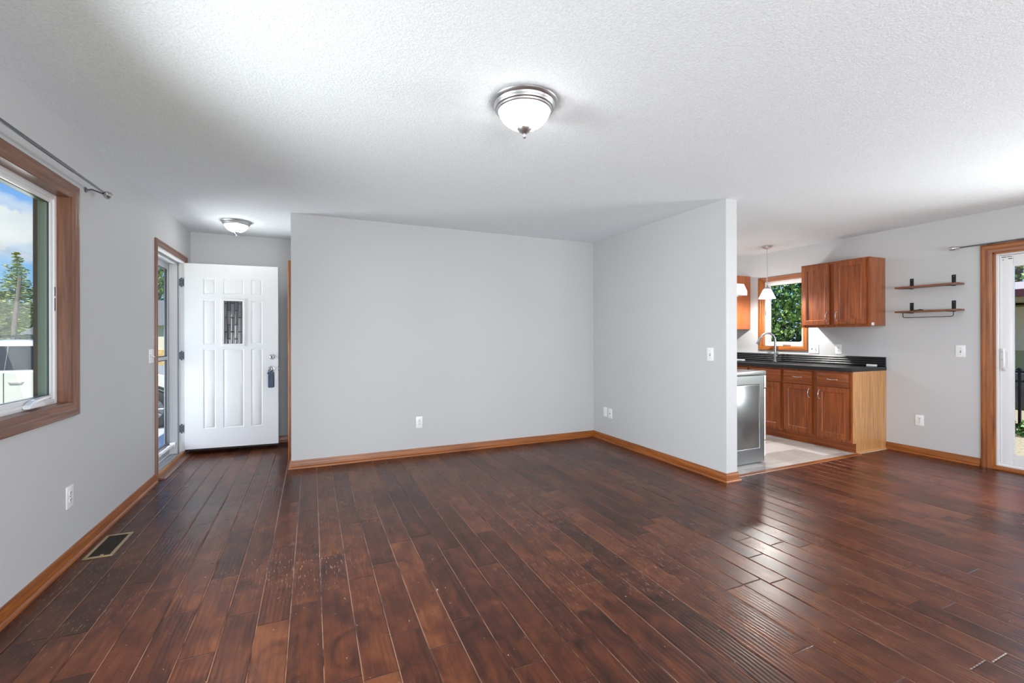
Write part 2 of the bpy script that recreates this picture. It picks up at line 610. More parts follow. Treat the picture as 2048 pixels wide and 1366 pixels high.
def panel_slab(bm, w_, h0, h1, t, panels, loops, holes=()):
    """slab in local x (0..w_), z (h0..h1), front face at y=0, back at y=t; panels are rects (x0,x1,z0,z1) shaped by loops (inset, depth)"""
    xs = sorted({0, w_} | {a for p in list(panels) + list(holes) for a in p[:2]})
    zs = sorted({h0, h1} | {a for p in list(panels) + list(holes) for a in p[2:]})

    def inside(cx_, cz_, lst):
        return any(p[0] < cx_ < p[1] and p[2] < cz_ < p[3] for p in lst)
    V = {}

    def vt(x_, y_, z_):
        k = (round(x_, 5), round(y_, 5), round(z_, 5))
        if k not in V:
            V[k] = bm.verts.new(k)
        return V[k]
    for i in range(len(xs) - 1):
        for j in range(len(zs) - 1):
            cx_, cz_ = (xs[i] + xs[i + 1]) / 2, (zs[j] + zs[j + 1]) / 2
            if not inside(cx_, cz_, holes):
                bm.faces.new((vt(xs[i], t, zs[j]), vt(xs[i], t, zs[j + 1]), vt(xs[i + 1], t, zs[j + 1]), vt(xs[i + 1], t, zs[j])))
                if not inside(cx_, cz_, panels):
                    bm.faces.new((vt(xs[i], 0, zs[j]), vt(xs[i + 1], 0, zs[j]), vt(xs[i + 1], 0, zs[j + 1]), vt(xs[i], 0, zs[j + 1])))
    def edge_ring(x0, x1, z0, z1, inner=False):
        c4 = [(x0, z0), (x1, z0), (x1, z1), (x0, z1)]
        for q in range(4):
            a, c_ = c4[q], c4[(q + 1) % 4]
            bm.faces.new((bm.verts.new((a[0], 0, a[1])), bm.verts.new((a[0], t, a[1])), bm.verts.new((c_[0], t, c_[1])), bm.verts.new((c_[0], 0, c_[1]))))
    edge_ring(0, w_, h0, h1)
    for hq in holes:
        edge_ring(*hq)
    for p in panels:
        prev = None
        for ins, dep in loops:
            ring = [bm.verts.new((xx, dep, zz)) for xx, zz in ((p[0] + ins, p[2] + ins), (p[1] - ins, p[2] + ins), (p[1] - ins, p[3] - ins), (p[0] + ins, p[3] - ins))]
            if prev:
                for q in range(4):
                    bm.faces.new((prev[q], prev[(q + 1) % 4], ring[(q + 1) % 4], ring[q]))
            prev = ring
        bm.faces.new(prev)
    return bm


def rootof(o):
    while o.parent:
        o = o.parent
    return o


def obj(name, bm, mat, parent=None, world=True, label=None, cat=None, group=None, kind=None, recalc=True, smooth=32, origin=True, mod=None):
    if recalc:
        bmesh.ops.recalc_face_normals(bm, faces=bm.faces)
    me = bpy.data.meshes.new(name)
    bm.to_mesh(me)
    bm.free()
    for mm in (mat if isinstance(mat, (list, tuple)) else [mat]):
        me.materials.append(MATS[mm])
    o = bpy.data.objects.new(name, me)
    C.objects.link(o)
    if smooth:
        me.shade_smooth()
        me.set_sharp_from_angle(angle=math.radians(smooth))
    if parent is not None:
        if world:
            me.transform(rootof(parent).matrix_basis.inverted())
        o.parent = parent
    elif origin:
        xs = [q.co for q in me.vertices]
        base = Vector(((min(q.x for q in xs) + max(q.x for q in xs)) / 2, (min(q.y for q in xs) + max(q.y for q in xs)) / 2, min(q.z for q in xs)))
        me.transform(Matrix.Translation(-base))
        o.location = base
    if label:
        o['label'] = label
    if cat:
        o['category'] = cat
    if group:
        o['group'] = group
    if kind:
        o['kind'] = kind
    return o


def thing(name, label, cat, loc=(0, 0, 0), rotz=0., group=None, kind=None):
    o = bpy.data.objects.new(name, None)
    o.empty_display_size = .1
    C.objects.link(o)
    o.matrix_basis = Matrix.Translation(loc) @ Matrix.Rotation(rotz, 4, 'Z')
    o['label'] = label
    o['category'] = cat
    if group:
        o['group'] = group
    if kind:
        o['kind'] = kind
    return o


def struct(name, bm, mat, label, cat, **kw):
    return obj(name, bm, mat, label=label, cat=cat, kind='structure', **kw)


def wall_mesh(axis, c0, c1, a0, a1, z0, z1, holes=()):
    """wall slab normal to axis between c0 and c1; extends a0..a1 along the other axis; holes (a0,a1,z0,z1)"""
    bm = nb()
    As = sorted({a0, a1} | {q for h in holes for q in h[:2]})
    Zs = sorted({z0, z1} | {q for h in holes for q in h[2:]})
    V = {}

    def vt(c_, a, z_):
        k = (round(c_, 5), round(a, 5), round(z_, 5))
        if k not in V:
            V[k] = bm.verts.new((k[0], k[1], k[2]) if axis == 'x' else (k[1], k[0], k[2]))
        return V[k]

    def solid(i, j):
        if i < 0 or j < 0 or i >= len(As) - 1 or j >= len(Zs) - 1:
            return False
        ca, cz_ = (As[i] + As[i + 1]) / 2, (Zs[j] + Zs[j + 1]) / 2
        return not any(h[0] < ca < h[1] and h[2] < cz_ < h[3] for h in holes)
    for i in range(len(As) - 1):
        for j in range(len(Zs) - 1):
            if not solid(i, j):
                continue
            A, B, Z, T = As[i], As[i + 1], Zs[j], Zs[j + 1]
            for c_ in (c0, c1):
                bm.faces.new((vt(c_, A, Z), vt(c_, B, Z), vt(c_, B, T), vt(c_, A, T)))
            for (di, dj, p1, p2) in ((-1, 0, (A, Z), (A, T)), (1, 0, (B, Z), (B, T)), (0, -1, (A, Z), (B, Z)), (0, 1, (A, T), (B, T))):
                if not solid(i + di, j + dj):
                    bm.faces.new((vt(c0, *p1), vt(c0, *p2), vt(c1, *p2), vt(c1, *p1)))
    return bm


# ---------------------------------------------------------------- room shell
TH = .15
# openings: (y0, y1, z0, z1)
WIN_L = (1.45, 3.305, .885, 2.040)
DOOR_L = (4.850, 5.800, 0.0, 2.062)
WIN_K = (3.812, 4.398, 1.122, 2.036)
SLIDE = (.17, 2.020, 0.0, 2.040)
BW = ((-.75, 1.65, .32, 2.10), (2.7, 5.1, .32, 2.10))

bm = nb()
box(bm, XL - .02, XR + .02, YF - .02, 2.852, -.12, 0)
box(bm, XL - .02, XK - .06, 2.852, YB + .1, -.12, 0)
struct('floor', bm, 'plank_floor', 'dark reddish brown hand-scraped plank floor of the living room', 'floor', smooth=0)
bm = nb()
box(bm, XK - .06, XR + .02, 2.852, 7.2, -.12, 0)
struct('floor', bm, 'kitchen_tile', 'beige square tile floor of the kitchen beyond the short wall', 'floor', smooth=0)
bm = nb()
box(bm, XL - TH, XR + TH, YF - TH, 7.3, H, H + .2)
struct('ceiling', bm, 'ceiling_paint', 'white textured ceiling over the living room and kitchen', 'ceiling', smooth=0)
struct('wall_left', wall_mesh('x', XL - TH, XL, YF, YB + .12, -.1, H, (WIN_L, (DOOR_L[0], DOOR_L[1], -.1, DOOR_L[3]))), 'wall_paint',
       'light grey wall on the left with the big window and the front door', 'wall', smooth=0)
struct('wall_right', wall_mesh('x', XR, XR + TH, YF, 7.2, -.1, H, (WIN_K, (SLIDE[0], SLIDE[1], -.1, SLIDE[3]))), 'wall_paint',
       'light grey wall on the right behind the floating shelves and kitchen cabinets', 'wall', smooth=0)
struct('wall_back', wall_mesh('y', YP, YP + .12, XP, XS + .02, -.05, H), 'wall_paint',
       'plain light grey wall facing the camera in the middle of the room', 'wall', smooth=0)
struct('wall_stub', wall_mesh('x', XS, XK, YS, 7.2, -.05, H), 'wall_paint',
       'short grey wall standing out between living room and kitchen, with a bright end face', 'wall', smooth=0)
struct('wall_closet', wall_mesh('x', XP, XP + .10, YP + .12, YB, -.05, H), 'wall_paint',
       'grey closet wall beside the entry, hidden behind the middle wall', 'wall', smooth=0)
struct('wall_entry', wall_mesh('y', YB, YB + .12, XL, XS, -.05, H), 'wall_paint',
       'grey wall at the end of the entry behind the open white door', 'wall', smooth=0)
struct('wall_kitchen', wall_mesh('y', 7.08, 7.2, XK, XR, -.05, H), 'wall_paint',
       'far end wall of the kitchen', 'wall', smooth=0)
struct('wall_front', wall_mesh('y', YF - TH, YF, XL, XR, -.1, H, BW), 'wall_paint',
       'grey wall behind the camera with two added wide windows', 'wall', smooth=0)

CAS = [(0, 0), (0, .009), (.004, .0115), (.019, .0125), (.023, .0155), (.029, .0145), (.043, .0180), (.050, .0190), (.0545, .0165), (.057, .011), (.057, 0)]


def scaled(prof, k, kv=1.):
    return [(u * k, v_ * kv) for u, v_ in prof]


# unseen windows behind the camera, added to carry the fill lights
for i, (a0, a1, z0, z1) in enumerate(BW):
    r = thing('window_%d' % (i + 3), ('wide' if i == 0 else 'second wide') + ' white window added behind the camera for fill light', 'window', ((a0 + a1) / 2, YF, z0), 0, kind='structure')
    bm = nb()
    for q in ((a0, a0 + .05, z0, z1), (a1 - .05, a1, z0, z1), (a0 + .05, a1 - .05, z0, z0 + .05), (a0 + .05, a1 - .05, z1 - .05, z1), ((a0 + a1) / 2 - .03, (a0 + a1) / 2 + .03, z0 + .05, z1 - .05)):
        box(bm, q[0], q[1], YF - .11, YF - .05, q[2], q[3], .003)
    obj('window_frame', bm, 'vinyl_white', r)
    bm = nb()
    sweep(bm, [(a0, z0), (a0, z1), (a1, z1), (a1, z0)], scaled(CAS, 1), lambda a, b_, v_: (a, YF + v_, b_), True, [0, 1, 0, 1])
    obj('casing', bm, ['trim_z', 'trim_x'], r)

# ---------------------------------------------------------------- baseboards: profile (height, stand-out)
BB = [(0, 0), (0, .012), (.052, .012), (.060, .010), (.066, .0075), (.074, .0065), (.076, .004), (.076, 0)]
SHOE = [(0, .012), (0, .026), (.006, .0265), (.014, .023), (.019, .017), (.020, .012)]


def baseboard(name, pts, label, mat, nrm_left=True):
    """pts on the floor plan; board stands out to the left of travel"""
    r = thing(name, label, 'baseboard', (pts[0][0], pts[0][1], 0), kind='structure')
    for nm, pr in (('board', BB), ('shoe_moulding', SHOE)):
        bm = nb()
        P = [Vector(p) for p in pts]
        # sweep in plan: offset = stand-out, third coordinate = height
        pr2 = [(v_, u) for u, v_ in pr]
        if nm == 'board':
            pr2 = [(v_, u) for u, v_ in pr]
        mids = [0 if abs((P[i + 1] - P[i]).x) > abs((P[i + 1] - P[i]).y) else 1 for i in range(len(P) - 1)]
        sweep(bm, pts, pr2, lambda a, b_, v_: (a, b_, v_), False, mids)
        obj(nm, bm, [mat + '_x', mat + '_y'], r)
    return r


baseboard('baseboard_left', [(XL, 4.792), (XL, YF)], 'oak baseboard along the left wall below the window', 'trim')
baseboard('baseboard_back', [(XS, YP), (XP, YP), (XP, 5.09)], 'oak baseboard under the plain wall facing the camera', 'trim')
baseboard('baseboard_stub', [(XK, 2.83), (XK, YS), (XS, YS), (XS, YP)], 'oak baseboard wrapping the short wall before the kitchen', 'trim')
baseboard('baseboard_right', [(XR, 2.108), (XR, 2.885)][::1], 'oak baseboard under the right wall outlet, between cabinet and glass door', 'trim')
baseboard('baseboard_entry', [(XP, YB), (XL, YB)], 'oak baseboard behind the open front door', 'trim')
baseboard('baseboard_near', [(XR, YF), (XR, .08)], 'oak baseboard on the right wall nearest the camera', 'trim')


# ---------------------------------------------------------------- left window
r = thing('window_1', 'large oak cased casement window at the left edge, open view of sky and car', 'window', (XL, (WIN_L[0] + WIN_L[1]) / 2, WIN_L[2]), kind='structure')
y0, y1, z0, z1 = WIN_L
bm = nb()
sweep(bm, [(y0, z0), (y0, z1), (y1, z1), (y1, z0)], scaled(CAS, 1.32, 1.1), lambda a, b_, v_: (XL + v_, a, b_), True, [0, 1, 0, 1])
obj('casing', bm, ['casing_left_z', 'casing_left_y'], r)
bm = nb()
t_ = .012
box(bm, XL - .06, XL + .008, y1 - .004, y1 + .01, z0, z1)
box(bm, XL - .06, XL + .008, y0 - .01, y0 + .004, z0, z1)
box(bm, XL - .06, XL + .008, y0, y1, z1 - .004, z1 + .01, mi=1)
box(bm, XL - .06, XL + .008, y0, y1, z0 - .01, z0 + .006, mi=1)
obj('jamb', bm, ['casing_left_z', 'casing_left_y'], r)
fx0, fx1 = XL - .10, XL - .052


def ring_boxes(bm, x0, x1, ya, yb, za, zb, wd, bev=.002, mi=0):
    box(bm, x0, x1, ya, ya + wd, za, zb, bev, mi=mi)
    box(bm, x0, x1, yb - wd, yb, za, zb, bev, mi=mi)
    box(bm, x0, x1, ya + wd, yb - wd, za, za + wd, bev, mi=mi)
    box(bm, x0, x1, ya + wd, yb - wd, zb - wd, zb, bev, mi=mi)


bm = nb()
ring_boxes(bm, fx0, fx1, y0 + .004, y1 - .004, z0 + .006, z1 - .004, .026)
obj('window_frame', bm, 'vinyl_white', r)
bm = nb()
ring_boxes(bm, fx1 - .020, fx1 - .006, y0 + .030, y1 - .030, z0 + .032, z1 - .030, .024)
sash = obj('sash', bm, 'vinyl_white', r)
bm = nb()
ring_boxes(bm, fx1 - .019, fx1 - .0135, y0 + .0535, y1 - .0535, z0 + .0555, z1 - .0535, .002, 0)
obj('glazing_gasket', bm, 'gasket', sash)
bm = nb()
box(bm, fx1 - .0185, fx1 - .0145, y0 + .05, y1 - .05, z0 + .05, z1 - .05)
obj('glass', bm, 'pane_green', sash)
bm = nb()
box(bm, fx1, fx1 + .002, 3.275, 3.281, 1.40, 1.47)
box(bm, fx1, fx1 + .002, 3.275, 3.281, 1.48, 1.53)
obj('lock_lever', bm, 'slot_dark', r)
# green-grey exterior jamb and brown trim outside the glass
bm = nb()
ring_boxes(bm, XL - .118, XL - .101, y0 + .001, y1 - .001, z0 + .001, z1 - .001, .036, 0)
ring_boxes(bm, XL - .101, XL - .0725, y0 + .030, y1 - .030, z0 + .032, z1 - .030, .023, 0)
obj('outer_jamb', bm, 'green_jamb', r, label='grey green outer jamb seen through the glass')
bm = nb()
ring_boxes(bm, XL - .138, XL - .119, y0 + .001, y1 - .001, z0 + .001, z1 - .001, .033, 0)
obj('outer_trim', bm, 'brown_trim', r, label='brown outer trim seen through the glass')
# crank handle on the sill
bm = nb()
cyk, czk = 3.04, z0 + .026
prism(bm, [(-.075, 0), (.075, 0), (.06, .022), (.02, .038), (-.03, .034), (-.068, .014)], lambda a, b_, v_: (fx1 + v_, cyk + a, czk + b_ - .01), 0, .030)
bmesh.ops.bevel(bm, geom=list(bm.edges), offset=.004, segments=2, affect='EDGES')
cr = obj('crank_housing', bm, 'vinyl_white', r)
bm = nb()
tube(bm, [(fx1 + .03, cyk - .02, czk + .02), (fx1 + .045, cyk + .01, czk + .030), (fx1 + .048, cyk + .06, czk + .034), (fx1 + .04, cyk + .085, czk + .028)], .007, 10)
obj('crank_arm', bm, 'vinyl_white', cr)


# ---------------------------------------------------------------- front door: frame, storm door, open leaf
y0, y1, z0, z1 = DOOR_L
r = thing('trim_1', 'white front door frame with oak casing and threshold on the left wall', 'door frame', (XL, y1, 0), kind='structure')
bm = nb()
sweep(bm, [(y1, 0), (y1, z1), (y0, z1), (y0, 0)], [(-u, v_) for u, v_ in CAS], lambda a, b_, v_: (XL + v_, a, b_), False, [0, 1, 0])
obj('casing', bm, ['casing_left_z', 'casing_left_y'], r)
bm = nb()
for (a, b_) in ((y0, y0 + .018), (y1 - .018, y1)):
    box(bm, XL - TH, XL + .002, a, b_, 0, z1)
box(bm, XL - TH, XL + .002, y0 + .018, y1 - .018, z1 - .018, z1)
# door stops
box(bm, XL - .13, XL - .052, y1 - .032, y1 - .018, .03, z1 - .018)
box(bm, XL - .13, XL - .052, y0 + .018, y0 + .032, .03, z1 - .018)
box(bm, XL - .13, XL - .052, y0 + .032, y1 - .032, z1 - .034, z1 - .018)
obj('jamb', bm, 'jamb_white', r)
bm = nb()
box(bm, XL - .058, XL - .046, y1 - .034, y1 - .018, .03, z1 - .018, .002)
box(bm, XL - .058, XL - .046, y0 + .018, y0 + .034, .03, z1 - .018, .002)
box(bm, XL - .058, XL - .046, y0 + .034, y1 - .034, z1 - .036, z1 - .02, .002)
obj('weatherstrip', bm, 'weatherstrip', r)
for hz in (1.842, 1.064, .287):
    bm = nb()
    box(bm, XL - .044, XL - .003, y1 - .0205, y1 - .0178, hz - .05, hz + .05)
    bmesh.ops.bevel(bm, geom=[e for e in bm.edges if abs(e.verts[0].co.y - e.verts[1].co.y) > .001], offset=.012, segments=4, affect='EDGES')
    lathe(bm, [(0, -.05), (.0065, -.05), (.0065, .05), (0, .05)], XL + .004, y1 - .026, hz, 12)
    hg = obj('hinge', bm, 'hinge_grey', r)
    for q in (-.03, 0, .03):
        bm = nb()
        lathe(bm, [(0, -.0035), (.0035, -.003), (.0045, 0)], XL - .024 + (.006 if q else -.006), y1 - .0205, hz + q, 10, 'y')
        obj('screw', bm, 'chrome', hg)
bm = nb()
box(bm, XL - .16, XL - .012, y0 + .018, y1 - .018, 0, .026, .003)
for q in (.05, .075, .10):
    box(bm, XL - q - .003, XL - q + .003, y0 + .018, y1 - .018, .026, .029)
obj('sill_plate', bm, 'storm_alum', r, label='pale ribbed metal sill')
bm = nb()
box(bm, XL - .022, XL + .004, y0 + .001, y1 - .001, 0, .046, .004)
obj('threshold', bm, 'oak_threshold', r)
bm = nb()
prism(bm, [(XL + .004, 0), (XL + .058, 0), (XL + .058, .004), (XL + .050, .012), (XL + .004, .018)], lambda a, b_, v_: (a, v_, b_), 4.872, 5.83)
obj('reducer_strip', bm, 'casing_left_y', r, label='flat reddish wooden strip on the floor')

# storm door in the outer part of the opening
sx0, sx1 = XL - .158, XL - .132
r = thing('door_2', 'silver framed glass storm door closed outside the open front door', 'storm door', (sx0, y1 - .02, 0), kind='structure')
bm = nb()
ya, yb, za, zb = y0 + .02, y1 - .02, .035, z1 - .022
box(bm, sx0, sx1, yb - .075, yb, za, zb, .004)
box(bm, sx0, sx1, ya, ya + .075, za, zb, .004)
box(bm, sx0, sx1, ya + .075, yb - .075, zb - .075, zb, .004)
box(bm, sx0, sx1, ya + .075, yb - .075, za, za + .11, .004)
obj('door_frame', bm, 'storm_alum', r)
bm = nb()
box(bm, sx0, sx1 + .002, ya + .075, yb - .075, 1.025, 1.06, .004)
obj('mid_rail', bm, 'storm_alum', r)
bm = nb()
for (q0, q1) in ((za + .11, 1.025), (1.06, zb - .075)):
    box(bm, sx0 + .006, sx1 + .001, yb - .083, yb - .075, q0, q1)
    box(bm, sx0 + .006, sx1 + .001, ya + .075, ya + .083, q0, q1)
    box(bm, sx0 + .006, sx1 + .001, ya + .083, yb - .083, q1 - .008, q1)
    box(bm, sx0 + .006, sx1 + .001, ya + .083, yb - .083, q0, q0 + .008)
box(bm, sx0 + .004, sx1 - .004, yb, yb + .003, za, zb)
obj('glazing_gasket', bm, 'gasket', r)
for (q0, q1) in ((za + .11, 1.025), (1.06, zb - .075)):
    bm = nb()
    box(bm, sx0 + .011, sx0 + .014, ya + .08, yb - .08, q0, q1)
    obj('glass', bm, 'pane', r)
bm = nb()
zc = .135
tube(bm, [(sx1 + .045, 5.26, zc), (sx1 + .045, 5.58, zc)], .017, 16)
tube(bm, [(sx1 + .045, 5.58, zc), (sx1 + .045, 5.60, zc)], .021, 16)
tube(bm, [(sx1 + .045, 5.60, zc), (sx1 + .05, 5.70, zc + .004)], .006, 10)
box(bm, sx1 + .02, sx1 + .07, 5.70, 5.785, zc - .022, zc + .026, .006)
box(bm, sx1, sx1 + .05, 5.22, 5.27, zc - .02, zc + .02, .005)
obj('door_closer', bm, 'vinyl_white', r)
bm = nb()
box(bm, sx1, sx1 + .03, ya + .02, ya + .05, .96, 1.09, .005)
tube(bm, [(sx1 + .03, ya + .035, 1.0), (sx1 + .05, ya + .06, 1.0), (sx1 + .05, ya + .13, 1.0)], .007, 10)
obj('latch_handle', bm, 'nickel_dark', r)

# the open leaf, exterior side towards the camera. local x from hinge to free edge, front at y=0
A = Vector((-1.232, 5.755))
B = Vector((-.345, 5.680))
ang = math.atan2(B.y - A.y, B.x - A.x)
DW = (B - A).length
k = DW / .908
r = thing('door_1', 'white panelled front door standing wide open with small leaded window', 'door', (A.x, A.y, 0), ang, kind='structure')
L_ = (.174 * k, .291 * k)
M_ = (.362 * k, .563 * k)
R_ = (.633 * k, .748 * k)
pan = []
for (a, b_) in (L_, M_, R_):
    pan.append((a, b_, .275, 1.130))
    pan.append((a, b_, 1.722, 1.893))
pan.append((*L_, 1.182, 1.660))
pan.append((*R_, 1.182, 1.660))
gl = (.372 * k, .552 * k, 1.188, 1.652)
bm = nb()
panel_slab(bm, DW, .066, 2.046, .044, pan, [(0, 0), (.007, .005), (.013, .005), (.017, .002), (.042, -.001)], holes=(gl,))
leaf = obj('door_leaf', bm, 'door_white', r, world=False)
bm = nb()
sweep(bm, [(gl[0], gl[2]), (gl[0], gl[3]), (gl[1], gl[3]), (gl[1], gl[2])], [(0, -.022), (0, .004), (.004, .010), (.016, .013), (.024, .010), (.028, 0)],
      lambda a, b_, v_: (a, -v_, b_), True)
gf = obj('window_bezel', bm, 'door_white', r, world=False)
bm = nb()
box(bm, gl[0], gl[1], .014, .024, gl[2], gl[3])
obj('leaded_glass', bm, 'leaded_glass', gf, world=False)
bm = nb()
box(bm, .004, DW - .004, .006, .040, .048, .066)
obj('bottom_sweep', bm, 'rubber', r, world=False)
bm = nb()
lathe(bm, [(0, -.024), (.010, -.024), (.018, -.020), (.026, -.008), (.031, 0)], .846 * k, 0, 1.040, 32, 'y')
db = obj('deadbolt', bm, 'nickel', r, world=False)
bm = nb()
lathe(bm, [(0, -.0262), (.007, -.026), (.008, -.023)], .846 * k, 0, 1.040, 16, 'y')
obj('keyhole', bm, 'slot_dark', db, world=False)
bm = nb()
lathe(bm, [(0, -.062), (.016, -.061), (.026, -.052), (.027, -.044), (.020, -.030), (.012, -.022), (.013, -.010), (.030, -.006), (.032, 0)], .840 * k, 0, .905, 32, 'y')
kn = obj('door_knob', bm, 'nickel', r, world=False)
bm = nb()
lathe(bm, [(0, -.0645), (.009, -.064), (.010, -.060)], .840 * k, 0, .905, 16, 'y')
obj('keyhole', bm, 'slot_dark', kn, world=False)
bm = nb()
box(bm, DW - .0005, DW + .0015, .010, .034, 1.012, 1.068)
box(bm, DW - .0005, DW + .0015, .010, .034, .875, .935)
box(bm, DW, DW + .010, .014, .028, .895, .915, .002)
obj('latch_plate', bm, 'nickel_dark', r, world=False)
# lockbox hanging on the knob
lm = r.matrix_basis
lp = lm @ Vector((.842 * k, -.062, .70))
r = thing('lockbox', 'blue grey lockbox with dark edge hanging from the front door knob', 'lockbox', lp, ang)
bm = nb()
prism(bm, [(-.024, 0), (.028, 0), (.028, .150), (-.024, .150)], lambda a, b_, v_: (a, v_, b_), -.018, .024)
bmesh.ops.bevel(bm, geom=list(bm.edges), offset=.004, segments=2, affect='EDGES')
obj('body', bm, 'lockbox_blue', r, world=False)
bm = nb()
box(bm, .0285, .034, -.014, .022, .004, .146, .002)
box(bm, -.012, -.004, -.020, -.0175, .100, .122)
obj('side_cover', bm, 'lockbox_dark', r, world=False)
bm = nb()
prism(bm, [(-.034, .150), (.036, .150), (.036, .163), (.026, .175), (-.024, .175), (-.034, .163)], lambda a, b_, v_: (a, v_, b_), -.016, .026)
bmesh.ops.bevel(bm, geom=list(bm.edges), offset=.004, segments=2, affect='EDGES')
obj('collar', bm, 'lockbox_blue', r, world=False)
bm = nb()
tube(bm, [(-.021, .004, .17), (-.023, .004, .19), (-.021, .004, .208)] + [(.021 * math.cos(q) * -1, .004, .208 + .018 * math.sin(q)) for q in (.5, 1.0, PI / 2, 2.1, 2.6)] + [(.021, .004, .208), (.023, .004, .19), (.021, .004, .17)], .004, 10)
obj('shackle', bm, 'nickel_dark', r, world=False)

# closet casing seen edge-on behind the middle wall
r = thing('trim_2', 'narrow strip of oak closet casing behind the left end of the middle wall', 'casing', (XP, 5.11, 0), kind='structure')
bm = nb()
prism(bm, [(0, 0), (0, .034), (.012, .040), (.045, .044), (.057, .036), (.057, 0)], lambda a, b_, v_: (XP - b_, 5.105 + a, v_), 0, 2.04)
prism(bm, [(0, 0), (0, .034), (.012, .040), (.045, .044), (.057, .036), (.057, 0)], lambda a, b_, v_: (XP - b_, 5.105 + .83 + a, v_), 0, 2.04)
obj('casing', bm, 'trim_z', r)
bm = nb()
box(bm, XP - .040, XP, 5.162, 5.935, 1.983, 2.04, .003)
obj('head_casing', bm, 'trim_y', r)

# ---------------------------------------------------------------- sliding glass door
y0, y1, z0, z1 = SLIDE
r = thing('door_3', 'white sliding glass door with oak casing at the right edge', 'sliding door', (XR, y1, 0), kind='structure')
bm = nb()
sweep(bm, [(y0, 0), (y0, z1), (y1, z1), (y1, 0)], scaled(CAS, 1.48, 1.1), lambda a, b_, v_: (XR - v_, a, b_), False, [0, 1, 0])
obj('casing', bm, ['trim_z', 'trim_y'], r)
bm = nb()
box(bm, XR - .006, XR + .035, y1 - .012, y1 + .004, .0, z1)
box(bm, XR - .006, XR + .035, y0 - .004, y0 + .012, .0, z1)
box(bm, XR - .006, XR + .035, y0, y1, z1 - .012, z1 + .004, mi=1)
obj('jamb', bm, ['trim_z', 'trim_y'], r)
bm = nb()
sweep(bm, [(0, 0), (1, 0)], [(0, -.016), (.010, -.018), (.016, -.012), (.018, 0), (.030, .004), (.034, .014), (.034, .035), (0, .035)],
      lambda a, b_, v_: (XR + v_, y0 + a * (y1 - y0), b_), False)
obj('wood_sill', bm, 'trim_y', r)
bm = nb()
ring_boxes(bm, XR + .022, XR + .13, y0 + .012, y1 - .012, .030, z1 - .012, .018, .001)
box(bm, XR + .034, XR + .13, y0 + .03, y1 - .03, .048, .056)
obj('door_frame', bm, 'vinyl_white', r)
for i, (a, b_, x0) in enumerate(((1.03, y1 - .032, XR + .040), (y0 + .032, 1.10, XR + .088))):
    bm = nb()
    x1 = x0 + .038
    st, tp, bt = .088, .105, .092
    za, zb = .057, z1 - .032
    box(bm, x0, x1, b_ - st, b_, za, zb, .003)
    box(bm, x0, x1, a, a + st, za, zb, .003)
    box(bm, x0, x1, a + st, b_ - st, za, za + bt, .003)
    box(bm, x0, x1, a + st, b_ - st, zb - tp, zb, .003)
    pn = obj('sliding_panel' if i == 0 else 'fixed_panel', bm, 'vinyl_white', r)
    bm = nb()
    ring_boxes(bm, x0 - .001, x0 + .012, a + st - .001, b_ - st + .001, za + bt - .001, zb - tp + .001, .005, 0)
    obj('glazing_bead', bm, 'vinyl_white', pn)
    bm = nb()
    box(bm, x0 + .016, x0 + .020, a + st - .002, b_ - st + .002, za + bt - .002, zb - tp + .002)
    obj('glass', bm, 'pane', pn)
    if i == 0:
        bm = nb()
        hy = 1.962
        box(bm, x0 - .008, x0, hy - .016, hy + .016, .925, 1.145, .004)
        tube(bm, [(x0 - .006, hy, 1.125), (x0 - .030, hy - .006, 1.122), (x0 - .044, hy - .014, 1.105), (x0 - .048, hy - .016, 1.07), (x0 - .048, hy - .016, 1.00), (x0 - .044, hy - .014, .965), (x0 - .030, hy - .006, .948), (x0 - .006, hy, .945)], .0085, 12)
        hd = obj('handle', bm, 'vinyl_white', pn)
        bm = nb()
        box(bm, x0 - .020, x0 - .007, hy - .010, hy + .010, 1.025, 1.034, .002)
        box(bm, x0 - .011, x0 - .007, hy - .014, hy + .012, .928, .942, .002)
        box(bm, x0 - .011, x0 - .007, hy - .010, hy + .010, 1.100, 1.112, .002)
        obj('lock_lever', bm, 'vinyl_grey', hd)
        bm = nb()
        box(bm, x0 - .003, x0, 1.945, 1.975, zb - .018, zb - .012)
        box(bm, x0 - .003, x0, 1.905, 1.940, zb - .016, zb - .011)
        box(bm, x0 - .003, x0, 1.905, 1.930, zb - .036, zb - .030)
        box(bm, x0 - .003, x0, 1.962, 1.968, zb - .044, zb - .038)
        obj('latch_screw', bm, 'slot_dark', pn)

# ---------------------------------------------------------------- kitchen window
y0, y1, z0, z1 = WIN_K
r = thing('window_2', 'small oak cased kitchen window over the sink, green leaves outside', 'window', (XR, (y0 + y1) / 2, z0), kind='structure')
bm = nb()
sweep(bm, [(y0, z0), (y0, z1), (y1, z1), (y1, z0)], CAS, lambda a, b_, v_: (XR - v_, a, b_), True, [0, 1, 0, 1])
obj('casing', bm, ['trim_z', 'trim_y'], r)
bm = nb()
box(bm, XR - .008, XR + .06, y1 - .004, y1 + .01, z0, z1)
box(bm, XR - .008, XR + .06, y0 - .01, y0 + .004, z0, z1)
box(bm, XR - .008, XR + .06, y0, y1, z1 - .004, z1 + .01, mi=1)
box(bm, XR - .008, XR + .06, y0, y1, z0 - .01, z0 + .004, mi=1)
obj('jamb', bm, ['trim_z', 'trim_y'], r)
bm = nb()
ring_boxes(bm, XR + .046, XR + .11, y0 + .004, y1 - .004, z0 + .004, z1 - .004, .022)
obj('window_frame', bm, 'vinyl_white', r)
bm = nb()
ring_boxes(bm, XR + .056, XR + .10, y0 + .027, y1 - .027, z0 + .027, z1 - .027, .034)
sash = obj('sash', bm, 'vinyl_white', r)
bm = nb()
box(bm, XR + .070, XR + .074, y0 + .06, y1 - .06, z0 + .06, z1 - .06)
obj('glass', bm, 'pane', sash)
bm = nb()
